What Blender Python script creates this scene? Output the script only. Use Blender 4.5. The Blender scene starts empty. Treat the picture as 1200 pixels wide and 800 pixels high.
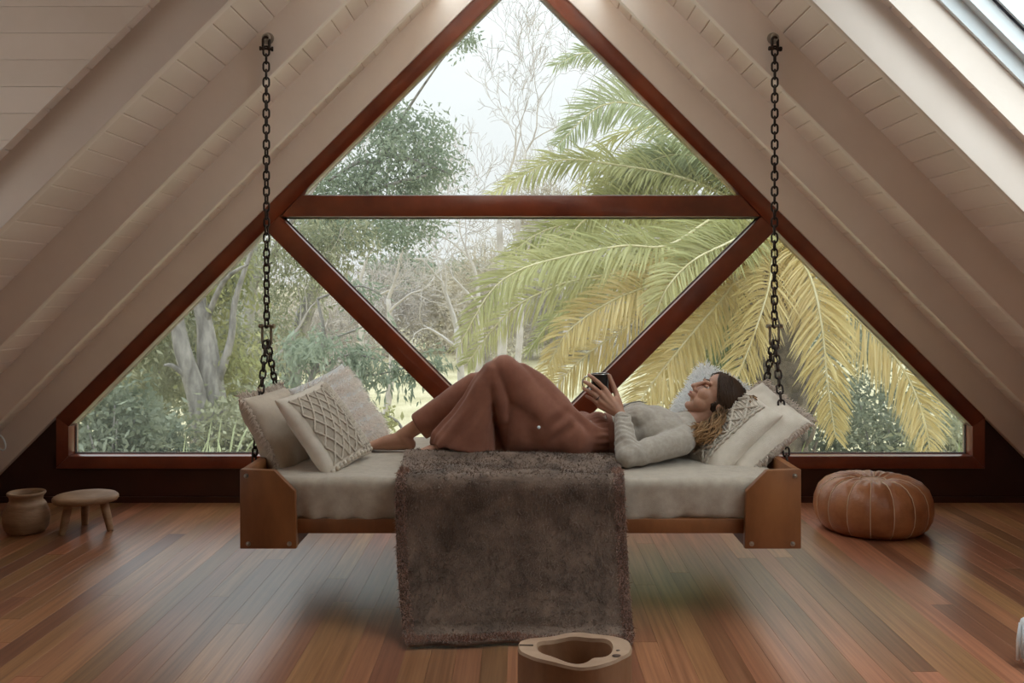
import bpy, bmesh, math, random
import numpy as np
from mathutils import Vector, Matrix, Quaternion

S = bpy.context.scene
C = S.collection
R = math.radians
random.seed(7)
rng = np.random.default_rng(11)

# ------------------------------------------------------------------ camera
cam_d = bpy.data.cameras.new('camera'); cam = bpy.data.objects.new('camera', cam_d); C.objects.link(cam)
cam.location = (0, 0, 1.25); cam.rotation_euler = (R(90), 0, 0)
cam_d.sensor_width = 36; cam_d.lens = 33.24
cam_d.shift_x = -10/1200; cam_d.shift_y = -57/1200
cam_d.clip_start = 0.05; cam_d.clip_end = 500
S.camera = cam
FPX = 1108.0; CH = 1.25

# ------------------------------------------------------------------ overcast sky
W = bpy.data.worlds.new('overcast_sky'); S.world = W; W.use_nodes = True
nt = W.node_tree; bg = nt.nodes['Background']
bg.inputs['Color'].default_value = (0.90, 0.955, 1.0, 1)
# overcast sky: luminance rises from the horizon to about three times as much at the zenith
tcw = nt.nodes.new('ShaderNodeTexCoord'); sep = nt.nodes.new('ShaderNodeSeparateXYZ'); mrw = nt.nodes.new('ShaderNodeMapRange')
nt.links.new(tcw.outputs['Generated'], sep.inputs[0]); pw_ = nt.nodes.new('ShaderNodeMath'); pw_.operation = 'POWER'; pw_.inputs[1].default_value = 1.7; pw_.use_clamp = True
nt.links.new(sep.outputs['Z'], pw_.inputs[0]); nt.links.new(pw_.outputs[0], mrw.inputs['Value'])
HORIZON = 1.9
mrw.inputs['To Min'].default_value = HORIZON; mrw.inputs['To Max'].default_value = HORIZON*3.2
nt.links.new(mrw.outputs[0], bg.inputs['Strength'])
mxw = nt.nodes.new('ShaderNodeMix'); mxw.data_type = 'RGBA'; nt.links.new(sep.outputs['Z'], mxw.inputs[0])
mxw.inputs[6].default_value = (.94,.97,1.0,1); mxw.inputs[7].default_value = (.82,.93,1.0,1)
nt.links.new(mxw.outputs[2], bg.inputs['Color'])
S.view_settings.view_transform = 'Standard'; S.view_settings.look = 'None'
S.view_settings.gamma = 1; S.view_settings.use_curve_mapping = False
S.view_settings.exposure = 0.48

# ------------------------------------------------------------------ helpers
def at(px, py, Y):
    """point of the place at depth Y along the line of sight measured in the photograph"""
    return Vector(((px-610)*Y/FPX, Y, CH-(py-343)*Y/FPX))

def tag(o, label=None, cat=None, group=None, kind=None):
    if label: o['label'] = label
    if cat: o['category'] = cat
    if group: o['group'] = group
    if kind: o['kind'] = kind
    return o

def empty(name, loc=(0,0,0), rot=(0,0,0)):
    o = bpy.data.objects.new(name, None); C.objects.link(o)
    o.location = loc; o.rotation_euler = rot; o.empty_display_size = .1
    return o

def thing(name, label, cat, loc=(0,0,0), group=None):
    return tag(empty(name, loc), label, cat, group)

def rootloc(p):
    v = Vector((0,0,0))
    while p is not None:
        v = v + p.location; p = p.parent
    return v

def link(name, me, mat=None, parent=None, loc=(0,0,0), rot=None):
    o = bpy.data.objects.new(name, me); C.objects.link(o)
    if mat is not None and len(me.materials) == 0: me.materials.append(mat)
    o.parent = parent; o.location = loc
    if rot is not None: o.rotation_euler = rot
    return o

class MB:
    """collects shapes given in world coordinates, builds ONE mesh object"""
    def __init__(s): s.v = []; s.f = []
    def add(s, vs, fs):
        b = len(s.v); s.v += [tuple(v) for v in vs]; s.f += [tuple(i+b for i in f) for f in fs]; return s
    def box(s, lo, hi):
        x0,y0,z0 = lo; x1,y1,z1 = hi
        return s.add([(x0,y0,z0),(x1,y0,z0),(x1,y1,z0),(x0,y1,z0),(x0,y0,z1),(x1,y0,z1),(x1,y1,z1),(x0,y1,z1)],
                     [(0,3,2,1),(4,5,6,7),(0,1,5,4),(1,2,6,5),(2,3,7,6),(3,0,4,7)])
    def prism(s, poly, y0, y1):
        """polygon in (x,z), counter-clockwise seen from -Y, extruded y0..y1"""
        n = len(poly)
        vs = [(x,y0,z) for x,z in poly]+[(x,y1,z) for x,z in poly]
        fs = [tuple(range(n)), tuple(range(2*n-1, n-1, -1))]
        fs += [(i, i+n, (i+1)%n+n, (i+1)%n) for i in range(n)]
        return s.add(vs, fs)
    def loft(s, pts, rad, n=12, ref=None, cap=True, close=False, twist=0.0):
        """tube along pts; rad = number or (a,b) per point; a along ref side, b across"""
        pts = [Vector(p) for p in pts]; m = len(pts)
        base = len(s.v); nrm = None
        for i,p in enumerate(pts):
            if close: t = pts[(i+1)%m]-pts[i-1]
            else: t = pts[min(i+1,m-1)]-pts[max(i-1,0)]
            if t.length < 1e-9: t = Vector((0,0,1))
            t.normalize()
            if ref is not None: nv = Vector(ref)-t*t.dot(Vector(ref))
            elif nrm is None:
                nv = Vector((0,0,1)).cross(t)
                if nv.length < .1: nv = Vector((1,0,0)).cross(t)
            else: nv = nrm-t*t.dot(nrm)
            if nv.length < 1e-6: nv = t.orthogonal()
            nv.normalize(); nrm = nv; bv = t.cross(nv)
            r = rad[i] if isinstance(rad, (list,tuple)) else rad
            a,b = r if isinstance(r,(tuple,list)) else (r,r)
            for k in range(n):
                q = 2*math.pi*k/n + twist*i
                s.v.append(tuple(p+nv*(a*math.cos(q))+bv*(b*math.sin(q))))
        rings = m if close else m-1
        for i in range(rings):
            for k in range(n):
                i2 = (i+1)%m
                s.f.append((base+i*n+k, base+i*n+(k+1)%n, base+i2*n+(k+1)%n, base+i2*n+k))
        if cap and not close:
            s.f.append(tuple(base+k for k in range(n-1,-1,-1)))
            s.f.append(tuple(base+(m-1)*n+k for k in range(n)))
        return s
    def capsule(s, pts, rad, n=16, ref=None):
        """loft with rounded ends"""
        pts = [Vector(p) for p in pts]; rad = [r if isinstance(r,tuple) else (r,r) for r in rad]
        P=[]; Q=[]
        d0 = (pts[0]-pts[1]).normalized(); d1 = (pts[-1]-pts[-2]).normalized()
        for a in (90*.97, 65, 40, 18):
            k = math.sin(R(a)); c = math.cos(R(a)); r = rad[0]; P.append(pts[0]+d0*(min(r)*k)); Q.append((r[0]*c, r[1]*c))
        P += pts; Q += rad
        for a in (18, 40, 65, 90*.97):
            k = math.sin(R(a)); c = math.cos(R(a)); r = rad[-1]; P.append(pts[-1]+d1*(min(r)*k)); Q.append((r[0]*c, r[1]*c))
        return s.loft(P, Q, n, ref)
    def ball(s, c, r, n=16, m=10, axes=None):
        r = r if isinstance(r,(tuple,list)) else (r,r,r)
        ax = axes or (Vector((1,0,0)),Vector((0,1,0)),Vector((0,0,1))); c = Vector(c)
        base = len(s.v)
        for i in range(1,m):
            th = math.pi*i/m
            for k in range(n):
                ph = 2*math.pi*k/n
                s.v.append(tuple(c+ax[0]*(r[0]*math.sin(th)*math.cos(ph))+ax[1]*(r[1]*math.sin(th)*math.sin(ph))+ax[2]*(r[2]*math.cos(th))))
        top = len(s.v); s.v.append(tuple(c+ax[2]*r[2])); s.v.append(tuple(c-ax[2]*r[2]))
        for i in range(m-2):
            for k in range(n):
                s.f.append((base+i*n+k, base+(i+1)*n+k, base+(i+1)*n+(k+1)%n, base+i*n+(k+1)%n))
        for k in range(n):
            s.f.append((top, base+k, base+(k+1)%n)); s.f.append((top+1, base+(m-2)*n+(k+1)%n, base+(m-2)*n+k))
        return s
    def lathe(s, prof, c, n=32, wob=None, sx=1, sy=1):
        """profile [(r,z)] about a vertical axis at c; closed when it starts and ends at r=0"""
        base = len(s.v); c = Vector(c)
        for j,(r,z) in enumerate(prof):
            for k in range(n):
                q = 2*math.pi*k/n; w = wob(q,z) if wob else 1
                s.v.append((c.x+r*w*sx*math.cos(q), c.y+r*w*sy*math.sin(q), c.z+z))
        for j in range(len(prof)-1):
            for k in range(n):
                s.f.append((base+j*n+k, base+j*n+(k+1)%n, base+(j+1)*n+(k+1)%n, base+(j+1)*n+k))
        return s
    def grid(s, fn, nu, nv, wrap_u=False):
        base = len(s.v)
        for i in range(nu+1):
            for j in range(nv+1): s.v.append(tuple(fn(i/nu, j/nv)))
        for i in range(nu):
            for j in range(nv):
                a = base+i*(nv+1)+j; s.f.append((a, a+nv+1, a+nv+2, a+1))
        return s
    def mesh(s, name, off=(0,0,0)):
        me = bpy.data.meshes.new(name); o = Vector(off)
        me.from_pydata([(v[0]-o.x, v[1]-o.y, v[2]-o.z) for v in s.v], [], s.f); me.update(); return me
    def build(s, name, mat, parent=None, smooth=True, loc=None, angle=40, bevel=0, fix=True):
        """with a parent: mesh is stored relative to the parent's place; without: origin at loc"""
        o0 = rootloc(parent) if parent else Vector(loc or (0,0,0))
        me = s.mesh(name, o0)
        if fix or bevel:
            bm = bmesh.new(); bm.from_mesh(me)
            if fix:
                bmesh.ops.remove_doubles(bm, verts=bm.verts, dist=1e-6)
                bmesh.ops.recalc_face_normals(bm, faces=bm.faces)
            if bevel:
                es = [e for e in bm.edges if len(e.link_faces)==2 and e.calc_face_angle(0) > R(30)]
                bmesh.ops.bevel(bm, geom=es, offset=bevel, segments=2, profile=.5, affect='EDGES', clamp_overlap=True)
            bm.to_mesh(me); bm.free()
        if smooth:
            me.polygons.foreach_set('use_smooth', [True]*len(me.polygons))
            if angle < 180: me.set_sharp_from_angle(angle=R(angle))
        return link(name, me, mat, parent, (0,0,0) if parent else o0)

def np_mesh(name, V, Q, mat, parent=None, k=4, smooth=False, kind=None):
    """mesh from arrays: V (n,3) world, Q (m,k) faces"""
    o0 = np.array(rootloc(parent)) if parent else np.zeros(3)
    me = bpy.data.meshes.new(name); V = np.asarray(V, float)-o0; Q = np.asarray(Q)
    me.vertices.add(len(V)); me.vertices.foreach_set('co', V.ravel())
    me.loops.add(Q.size); me.loops.foreach_set('vertex_index', Q.ravel().astype(np.int32))
    me.polygons.add(len(Q)); me.polygons.foreach_set('loop_start', (np.arange(len(Q))*k).astype(np.int32))
    me.polygons.foreach_set('loop_total', np.full(len(Q), k, np.int32))
    if smooth: me.polygons.foreach_set('use_smooth', np.ones(len(Q), bool))
    me.update(calc_edges=True)
    o = link(name, me, mat, parent)
    if kind: o['kind'] = kind
    return o

def remesh(mb, voxel, smooth_it=6, fac=.5):
    """one continuous surface from overlapping closed shapes"""
    me = mb.mesh('tmp'); bm = bmesh.new(); bm.from_mesh(me); bmesh.ops.recalc_face_normals(bm, faces=bm.faces); bm.to_mesh(me); bm.free()
    o = bpy.data.objects.new('tmp', me); C.objects.link(o)
    m = o.modifiers.new('r', 'REMESH'); m.mode = 'VOXEL'; m.voxel_size = voxel
    if smooth_it:
        q = o.modifiers.new('s', 'SMOOTH'); q.factor = fac; q.iterations = smooth_it
    dg = bpy.context.evaluated_depsgraph_get(); ev = o.evaluated_get(dg)
    out = bpy.data.meshes.new_from_object(ev)
    bpy.data.objects.remove(o); bpy.data.meshes.remove(me)
    out.polygons.foreach_set('use_smooth', [True]*len(out.polygons))
    return out

def mesh_np(me):
    n = len(me.vertices); V = np.empty(n*3); me.vertices.foreach_get('co', V); V = V.reshape(-1,3)
    N = np.empty(n*3); me.vertices.foreach_get('normal', N); return V, N.reshape(-1,3)

def set_np(me, V): me.vertices.foreach_set('co', np.asarray(V).ravel()); me.update()

def place_mesh(name, me, mat, parent):
    V,_ = mesh_np(me); set_np(me, V-np.array(rootloc(parent))); me.materials.clear()
    return link(name, me, mat, parent)

def vnoise(P, scale, seed=0, octaves=3):
    """cheap smooth noise in -1..1 from sums of sines"""
    r = np.random.default_rng(seed); out = np.zeros(len(P)); amp = 1; tot = 0
    for o in range(octaves):
        for k in range(4):
            d = r.normal(size=3); d /= np.linalg.norm(d)
            out += amp*np.sin(P@(d*scale*(1.0+.35*k))+r.uniform(0,6.28)); tot += amp*.7
        scale *= 2.03; amp *= .5
    return out/tot

def spline(P, n):
    P = [Vector(p) for p in P]; P = [P[0]*2-P[1]]+P+[P[-1]*2-P[-2]]; out = []
    for i in range(1,len(P)-2):
        a,b,c,d = P[i-1],P[i],P[i+1],P[i+2]
        for k in range(n): t=k/n; out.append(.5*((2*b)+(c-a)*t+(2*a-5*b+4*c-d)*t*t+(3*b-a-3*c+d)*t**3))
    out.append(P[-2]); return out

# ------------------------------------------------------------------ materials
def nodes(name):
    m = bpy.data.materials.new(name); m.use_nodes = True; n = m.node_tree
    return m, n, n.nodes['Principled BSDF']

def N(n, t, **kw):
    x = n.nodes.new(t)
    for k,v in kw.items():
        if k in x.inputs: x.inputs[k].default_value = v
        else: setattr(x, k, v)
    return x

def mat(name, c1, c2=None, rough=.6, scale=8, stretch=(1,1,1), bump=0, bscale=None, detail=4, spec=.5, rnd=0, coat=0,
        coat_r=.1, metal=0, sheen=0, coords='Object', translucent=0, contrast=(.35,.65), rnd_hue=0, bstretch=None):
    m, n, b = nodes(name); L = n.links.new
    c2 = c2 or c1
    tc = N(n,'ShaderNodeTexCoord'); mp = N(n,'ShaderNodeMapping'); mp.inputs['Scale'].default_value = stretch
    src = tc.outputs[coords]
    if rnd:
        oi = N(n,'ShaderNodeObjectInfo'); ad = N(n,'ShaderNodeVectorMath', operation='MULTIPLY_ADD')
        cx = N(n,'ShaderNodeCombineXYZ'); L(oi.outputs['Random'], cx.inputs[0]); L(oi.outputs['Random'], cx.inputs[1])
        L(cx.outputs[0], ad.inputs[0]); ad.inputs[1].default_value = (37,91,13); L(src, ad.inputs[2]); src = ad.outputs[0]
    L(src, mp.inputs['Vector'])
    nz = N(n,'ShaderNodeTexNoise', Scale=scale, Detail=detail, Roughness=.6); L(mp.outputs[0], nz.inputs['Vector'])
    rp = N(n,'ShaderNodeValToRGB'); rp.color_ramp.elements[0].position = contrast[0]; rp.color_ramp.elements[1].position = contrast[1]
    rp.color_ramp.elements[0].color = (*c1,1); rp.color_ramp.elements[1].color = (*c2,1)
    L(nz.outputs['Fac'], rp.inputs['Fac']); col = rp.outputs['Color']
    if rnd:
        hs = N(n,'ShaderNodeHueSaturation'); mr = N(n,'ShaderNodeMapRange'); mr.inputs['To Min'].default_value = 1-rnd; mr.inputs['To Max'].default_value = 1+rnd
        L(oi.outputs['Random'], mr.inputs['Value']); L(mr.outputs[0], hs.inputs['Value'])
        if rnd_hue:
            wn = N(n,'ShaderNodeTexWhiteNoise'); wn.noise_dimensions = '1D'; L(oi.outputs['Random'], wn.inputs['W'])
            m2 = N(n,'ShaderNodeMapRange'); m2.inputs['To Min'].default_value = .5-rnd_hue; m2.inputs['To Max'].default_value = .5+rnd_hue
            L(wn.outputs['Value'], m2.inputs['Value']); L(m2.outputs[0], hs.inputs['Hue'])
        L(col, hs.inputs['Color']); col = hs.outputs['Color']
    L(col, b.inputs['Base Color'])
    b.inputs['Roughness'].default_value = rough; b.inputs['Specular IOR Level'].default_value = spec
    b.inputs['Metallic'].default_value = metal; b.inputs['Coat Weight'].default_value = coat; b.inputs['Coat Roughness'].default_value = coat_r
    if sheen: b.inputs['Sheen Weight'].default_value = sheen; b.inputs['Sheen Roughness'].default_value = .5
    if bump:
        bn = N(n,'ShaderNodeTexNoise', Scale=bscale or scale*4, Detail=3.0)
        if bstretch:
            m3 = N(n,'ShaderNodeMapping'); m3.inputs['Scale'].default_value = bstretch; L(src, m3.inputs['Vector']); L(m3.outputs[0], bn.inputs['Vector'])
        else: L(mp.outputs[0], bn.inputs['Vector'])
        bp = N(n,'ShaderNodeBump', Strength=bump, Distance=.01); L(bn.outputs['Fac'], bp.inputs['Height']); L(bp.outputs[0], b.inputs['Normal'])
    if translucent:
        tr = N(n,'ShaderNodeBsdfTranslucent'); L(col, tr.inputs['Color']); mx = N(n,'ShaderNodeMixShader'); mx.inputs[0].default_value = translucent
        out = n.nodes['Material Output']; L(b.outputs[0], mx.inputs[1]); L(tr.outputs[0], mx.inputs[2]); L(mx.outputs[0], out.inputs['Surface'])
    return m

def glass(name, tint, refl=1.0, ior=1.15, haze=0.0):
    m, n, b = nodes(name); L = n.links.new; n.nodes.remove(b)
    t = N(n,'ShaderNodeBsdfTransparent'); t.inputs['Color'].default_value = (*tint,1)
    g = N(n,'ShaderNodeBsdfGlossy', Roughness=.0); g.inputs['Color'].default_value = (refl,refl,refl,1)
    lw = N(n,'ShaderNodeLayerWeight'); p5 = N(n,'ShaderNodeMath', operation='POWER'); p5.inputs[1].default_value = 5.0
    fr = N(n,'ShaderNodeMath', operation='MULTIPLY_ADD'); fr.inputs[1].default_value = .5; fr.inputs[2].default_value = ior-1.14
    L(lw.outputs['Facing'], p5.inputs[0]); L(p5.outputs[0], fr.inputs[0]); mx = N(n,'ShaderNodeMixShader')
    src = t.outputs[0]
    if haze:  # thin pale veil on the pane standing for outdoor haze
        d = N(n,'ShaderNodeBsdfTranslucent'); d.inputs['Color'].default_value = (.9,.92,.93,1); m2 = N(n,'ShaderNodeMixShader'); m2.inputs[0].default_value = haze
        L(t.outputs[0], m2.inputs[1]); L(d.outputs[0], m2.inputs[2]); src = m2.outputs[0]
    L(fr.outputs[0], mx.inputs[0]); L(src, mx.inputs[1]); L(g.outputs[0], mx.inputs[2]); L(mx.outputs[0], n.nodes['Material Output'].inputs['Surface'])
    return m

M = {}
M['paint'] = mat('white_paint', (.82,.69,.59), (.86,.73,.63), .55, 3, bump=.05, bscale=40)
M['paint_board'] = mat('white_board_paint', (.82,.69,.58), (.87,.74,.64), .5, 4, rnd=.03)
M['red_wood'] = mat('red_stained_timber', (.125,.020,.007), (.23,.045,.014), .28, 3, (1,1,1), bump=.05, bscale=30, coat=.4, coat_r=.15, detail=6)
M['shade_wood'] = mat('shade_darkened_timber', (.030,.007,.004), (.048,.012,.006), .4, 3)  # same timber as the frame, its shade put into a darker colour
M['floor'] = mat('hardwood_floor', (.20,.075,.031), (.40,.175,.080), .33, 5, (11,.7,1), rnd=.36, rnd_hue=.012, coat=.5, coat_r=.26, bump=.03, bscale=60, detail=6, contrast=(.3,.7), coords='Object')
M['gap'] = mat('dark_gap', (.075,.034,.017))
M['glass'] = glass('window_glass', (.582,.587,.577), haze=.011)  # tint dims the view outside, translucent veil stands for haze
M['clear'] = glass('skylight_glass', (.92,.95,.95))
M['bed_wood'] = mat('oiled_plywood', (.155,.048,.013), (.27,.097,.030), .42, 6, (1,1,.35), bump=.03, bscale=50, coat=.15, coat_r=.3, detail=6)
M['steel'] = mat('zinc_bolt', (.45,.42,.37), None, .35, metal=1)
M['brass'] = mat('weathered_shackle', (.16,.125,.085), (.28,.23,.17), .5, 40, metal=.7)
M['chain'] = mat('rusted_chain', (.018,.012,.010), (.05,.028,.018), .6, 60, metal=.5)
M['alu'] = mat('white_sash', (.75,.78,.78), None, .35)
M['rubber'] = mat('dark_gasket', (.03,.03,.05), None, .5)
# ------------------------------------------------------------------ the room shell
YW = 5.65          # window wall
YB = -3.0          # rear gable
CI, CC = 2.02, 2.25   # |x|+(z-1.25): rafter undersides, ceiling boards
def slope_pt(s, c, zr, out=0.0): return (s*(c-zr+out), CH+zr+out)
def slab(mb, s, c0, c1, z0, z1, y0, y1):
    e = (c1-c0)/2
    P = [slope_pt(s,c0,z0), slope_pt(s,c0,z1), slope_pt(s,c0,z1,e), slope_pt(s,c0,z0,e)]
    # a prism in x,z extruded along y
    if s > 0: P = P[::-1]
    mb.prism(P, y0, y1); return mb

# floor
fl = MB().box((-3.7,YB-.1,-.12),(3.7,YW+.12,-.018)).build('floor', M['gap'], smooth=False); tag(fl, 'warm brown polished hardwood floor boards running towards the window', 'floor', kind='structure')
def plank_mesh(w, t, ch):
    mb = MB(); h = w/2-.00025
    P = [(-h,-t),(h,-t),(h,-ch),(h-ch,0),(-h+ch,0),(-h,-ch)]
    mb.prism(P, 0, 1); return mb.mesh('floor_board')
PW = .089
pm = plank_mesh(PW, .018, .0004); pm.materials.append(M['floor'])
rr = random.Random(3)
for i in range(-38, 39):
    y = YB + rr.uniform(-1.6, 0)
    while y < YW+.06:
        ln = rr.uniform(1.8, 3.8); y0 = max(y, YB); y1 = min(y+ln, YW+.06)
        if y1-y0 > .05:
            if y0 < 2.2 < y1 and y0 > 0: pass
            o = link('floor_board', pm, parent=fl, loc=(i*PW, y0, 0)); o.scale = (1, y1-y0-.0012, 1)
        y += ln

# ceiling slopes
DORM = (.6, 3.21, -.55, 1.45)       # y0,y1,zr0,zr1 opening on the left slope
SKY = (1.9, 3.215, -.10, 1.45)     # opening on the right slope
ADDED_RIDGES = [(3.36,4.07,1.66,2.2),(4.15,4.85,1.72,2.2),(4.93,5.58,1.80,2.2)]    # added ridge openings above the view, to bring more daylight onto the bed
ce = {}
def pitch_rot(s):
    k = 1/math.sqrt(2)
    if s>0: return Matrix(((-k,0,-k),(0,1,0),(k,0,-k))).to_euler()
    return Matrix(((-k,0,k),(0,1,0),(-k,0,-k))).to_euler()
for s, nm, op in ((-1,'ceiling_left',DORM),(1,'ceiling_right',SKY)):
    mb = MB()
    OPS = sorted([op]+ADDED_RIDGES)
    zs = sorted({-1.26, 2.25}|{q for o in OPS for q in o[2:]})
    for za,zb in zip(zs[:-1], zs[1:]):
        zm = (za+zb)/2; cuts = [o for o in OPS if o[2] < zm < o[3]]
        ya = YB-.1
        for o in cuts: slab(mb, s, CC+.025, CC+.30, za, zb, ya, o[0]); ya = o[1]
        slab(mb, s, CC+.025, CC+.30, za, zb, ya, YW+.15)
    c = mb.build(nm, M['paint'], smooth=False, fix=False); ce[s] = c
    tag(c, 'white boarded sloping ceiling with the '+('skylight' if s>0 else 'dormer opening'), 'ceiling', kind='structure')
    bw = .099; nb = int(3.5*math.sqrt(2)/bw)
    h = bw/2-.0004; ch = .0042
    P = [(-h,0),(h,0),(h,.009),(h-ch,.0135),(-h+ch,.0135),(-h,.009)]
    bm_ = MB().prism(P, 0, 1).mesh('ceiling_board'); bm_.materials.append(M['paint_board'])
    for i in range(nb):
        zr = -1.25+(i+.5)*bw/math.sqrt(2)
        x,z = slope_pt(s, CC+.025, zr); ya = YB; segs = []
        for o in OPS:
            if o[2]-.035 < zr < o[3]+.035: segs.append((ya,o[0])); ya = o[1]
        segs.append((ya, YW+.1))
        for a,b in segs:
            o = link('ceiling_board', bm_, parent=c, loc=(x,a,z)); o.rotation_euler = pitch_rot(s); o.scale = (1,b-a,1)
    for ya, th in ((5.60,.10),(4.87,.045),(4.09,.045),(3.27,.045),(.45,.045),(-.4,.045),(-1.25,.045),(-2.1,.045),(-2.95,.045)):
        r_ = slab(MB(), s, CI, CC+.02, -1.25, 2.02, ya, ya+th).build('rafter', M['paint'], c, smooth=True, bevel=.003, angle=30)
    w_ = tag(empty('window_%d' % (3 if s<0 else 4),(s*.4,4.1,3.1)), 'added unseen ridge skylight strip above the daybed in the %s ceiling slope' % ('left' if s<0 else 'right'), 'window', kind='structure')  # openings put in to top-light the bed
    for rg_ in ADDED_RIDGES: slab(MB(), s, CC+.2, CC+.212, rg_[2], rg_[3], rg_[0], rg_[1]).build('pane', M['clear'], w_, smooth=False)
rb = MB().prism([(-.05,3.25),(.05,3.25),(.04,3.52),(-.04,3.52)], YB, YW+.1).build('trim_1', M['paint'], smooth=False); tag(rb,'white ridge board at the top of the ceiling','trim',kind='structure')

# window wall below and beside the frame
ZS = .205; XP = 2.764; zp = CH+2.03-XP
w = MB()
w.prism([(-3.66,-.02),(3.66,-.02),(3.66,ZS),(-3.66,ZS)], YW, YW+.12)
for s in (-1,1):
    P = [(s*XP,ZS),(s*3.66,ZS),(s*3.66,max(ZS,CH+2.03-3.66+.35)+.35),(s*XP,zp+.35)]
    if s<0: P = P[::-1]
    w.prism(P, YW, YW+.12)
w = w.build('wall_far', M['shade_wood'], smooth=False, fix=False); tag(w,'shade darkened red timber wall below the triangular window','wall',kind='structure')
bs = MB().box((-3.66,YW-.02,0),(3.66,YW,.035)).build('baseboard_far', M['shade_wood'], smooth=False); tag(bs,'low shade darkened skirting along the window wall','baseboard',kind='structure')

# the big window: members and panes
win = tag(empty('window_1',(0,YW,.2)),'triangular gable window with red stained frame and four panes','window',kind='structure')
def member(name, poly, y0, y1, bev=.006): return MB().prism(poly, y0, y1).build(name, M['red_wood'], win, bevel=bev, angle=30)
cz = CH
top = cz+1.831; 
def zl(c,x): return cz+c-abs(x)
ZG = .281
for s in (-1,1):
    x0 = s*2.687
    P = [(s*XP, zl(2.03,XP)), (s*XP, zl(1.89,XP)-.0), (s*2.687, zl(1.89,2.687)), (0, cz+1.89), (0, cz+2.03)]
    P = [(s*XP, zl(2.03,XP)), (s*2.687, zl(1.89,2.687)), (0, cz+1.89), (0, cz+2.03)]
    if s>0: P = P[::-1]
    P = P if s<0 else P
    member('rake', P[::-1] if s<0 else P[::-1], YW-.03, YW+.10)
    P = [(s*XP,ZS),(s*2.687,ZG),(s*2.687,zl(1.89,2.687)),(s*XP,zl(2.03,XP))]
    if s>0: P = P[::-1]
    member('post', P, YW-.028, YW+.10)
    # diagonal brace: .979 < |x|-(z-cz) < 1.147
    def bp(d, z): return (s*(d+(z-cz)), z)
    P = [bp(.979,1.76), bp(.979,.25), bp(1.147,.25), bp(1.147,1.78)]
    a = [(s*(.979+.50),cz+.50),(s*.012,cz+.012-.979),(s*.012,cz-1.0),(s*(1.147-1.0),cz-1.0),(s*(1.147+.36),cz+.36)]
    if s>0: a = a[::-1]
    member('brace', a, YW-.022, YW+.09)
    # pale bead along the upper edge of the brace, highlight in its colour
member('transom', [(-1.43,cz+.454),(1.43,cz+.454),(1.31,cz+.581),(-1.31,cz+.581)], YW-.024, YW+.095)
member('sill', [(-XP,ZS),(XP,ZS),(2.687,ZG),(-2.687,ZG)], YW-.034, YW+.11)
# slim beads round each pane, edge highlight put into their pale colour
bead = M['highlight_bead'] = mat('highlit_glazing_bead', (.34,.24,.19), None, .4)
def bead_line(a, b):
    MB().loft([(a[0],YW+.062,a[1]),(b[0],YW+.062,b[1])], .005, 6).build('glazing_bead', bead, win)
bead_line((-1.30,cz+.586),(1.30,cz+.586)); bead_line((-1.42,cz+.449),(1.42,cz+.449))
bead_line((-2.68,ZG+.004),(-.55,ZG+.004)); bead_line((.55,ZG+.004),(2.68,ZG+.004))
for s in (-1,1):
    bead_line((s*(.974+.46),cz+.46),(s*.05,cz+.05-.974)); bead_line((s*(1.152+.33),cz+.33),(s*.2,cz+.2-1.152))
    bead_line((s*2.682,ZG),(s*2.682,zl(1.885,2.682)))
def pane(poly): MB().prism(poly, YW+.045, YW+.051).build('pane', M['glass'], win, smooth=False)
pane([(-1.33,cz+.57),(1.33,cz+.57),(0,cz+1.90)])
pane([(0,cz-.99),(1.46,cz+.47),(-1.46,cz+.47)])
for s in (-1,1):
    P = [(s*.16,ZG-.01),(s*2.70,ZG-.01),(s*2.70,zl(1.9,2.70)),(s*1.52,cz+.38)]
    if s<0: P = P[::-1]
    pane(P)

# skylight well and sash on the right slope
sk = tag(empty('window_2',(1.6,2.5,1.9)),'white framed skylight in the right ceiling slope','window',kind='structure')
y0,y1,z0,z1 = SKY
def wslab(name, m, c0, c1, za, zb, ya, yb): return slab(MB(), 1, c0, c1, za, zb, ya, yb).build(name, m, sk, smooth=False)
wslab('lining', M['paint'], CC-.012, 2.50, z0-.05, z1+.05, y1-.012, y1-.001)
wslab('lining', M['paint'], CC, 2.50, z0-.05, z1+.05, y0+.001, y0+.012)
wslab('lining', M['paint'], CC, 2.50, z0-.05, z0-.01, y0, y1)
wslab('lining', M['paint'], CC, 2.50, z1+.01, z1+.05, y0, y1)
def ring(name, m, c0, c1, wd, inset):
    a,b,c_,d = z0-.05+inset, z1+.05-inset, y0+inset, y1-inset
    mb = MB(); slab(mb,1,c0,c1,a,b,d-wd,d); slab(mb,1,c0,c1,a,b,c_,c_+wd); slab(mb,1,c0,c1,a,a+wd,c_,d); slab(mb,1,c0,c1,b-wd,b,c_,d)
    return mb.build(name, m, sk, smooth=False, fix=False)
ring('frame', M['alu'], 2.40, 2.52, .03, 0.0)
ring('sash', M['alu'], 2.47, 2.60, .055, .012)
ring('gasket', M['rubber'], 2.545, 2.56, .008, .067)
ring('bead', M['alu'], 2.55, 2.60, .014, .074)
wslab('pane', M['clear'], 2.585, 2.592, z0-.05, z1+.05, y0, y1)
ro = MB()
for a in ((z0-.2,z1+.2,y1+.03,y1+.12),(z0-.2,z1+.2,y0-.12,y0-.03)): slab(ro,1,CC+.3,2.62,*a)
ro.build('flashing', M['rubber'], sk, smooth=False, fix=False)

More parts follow.
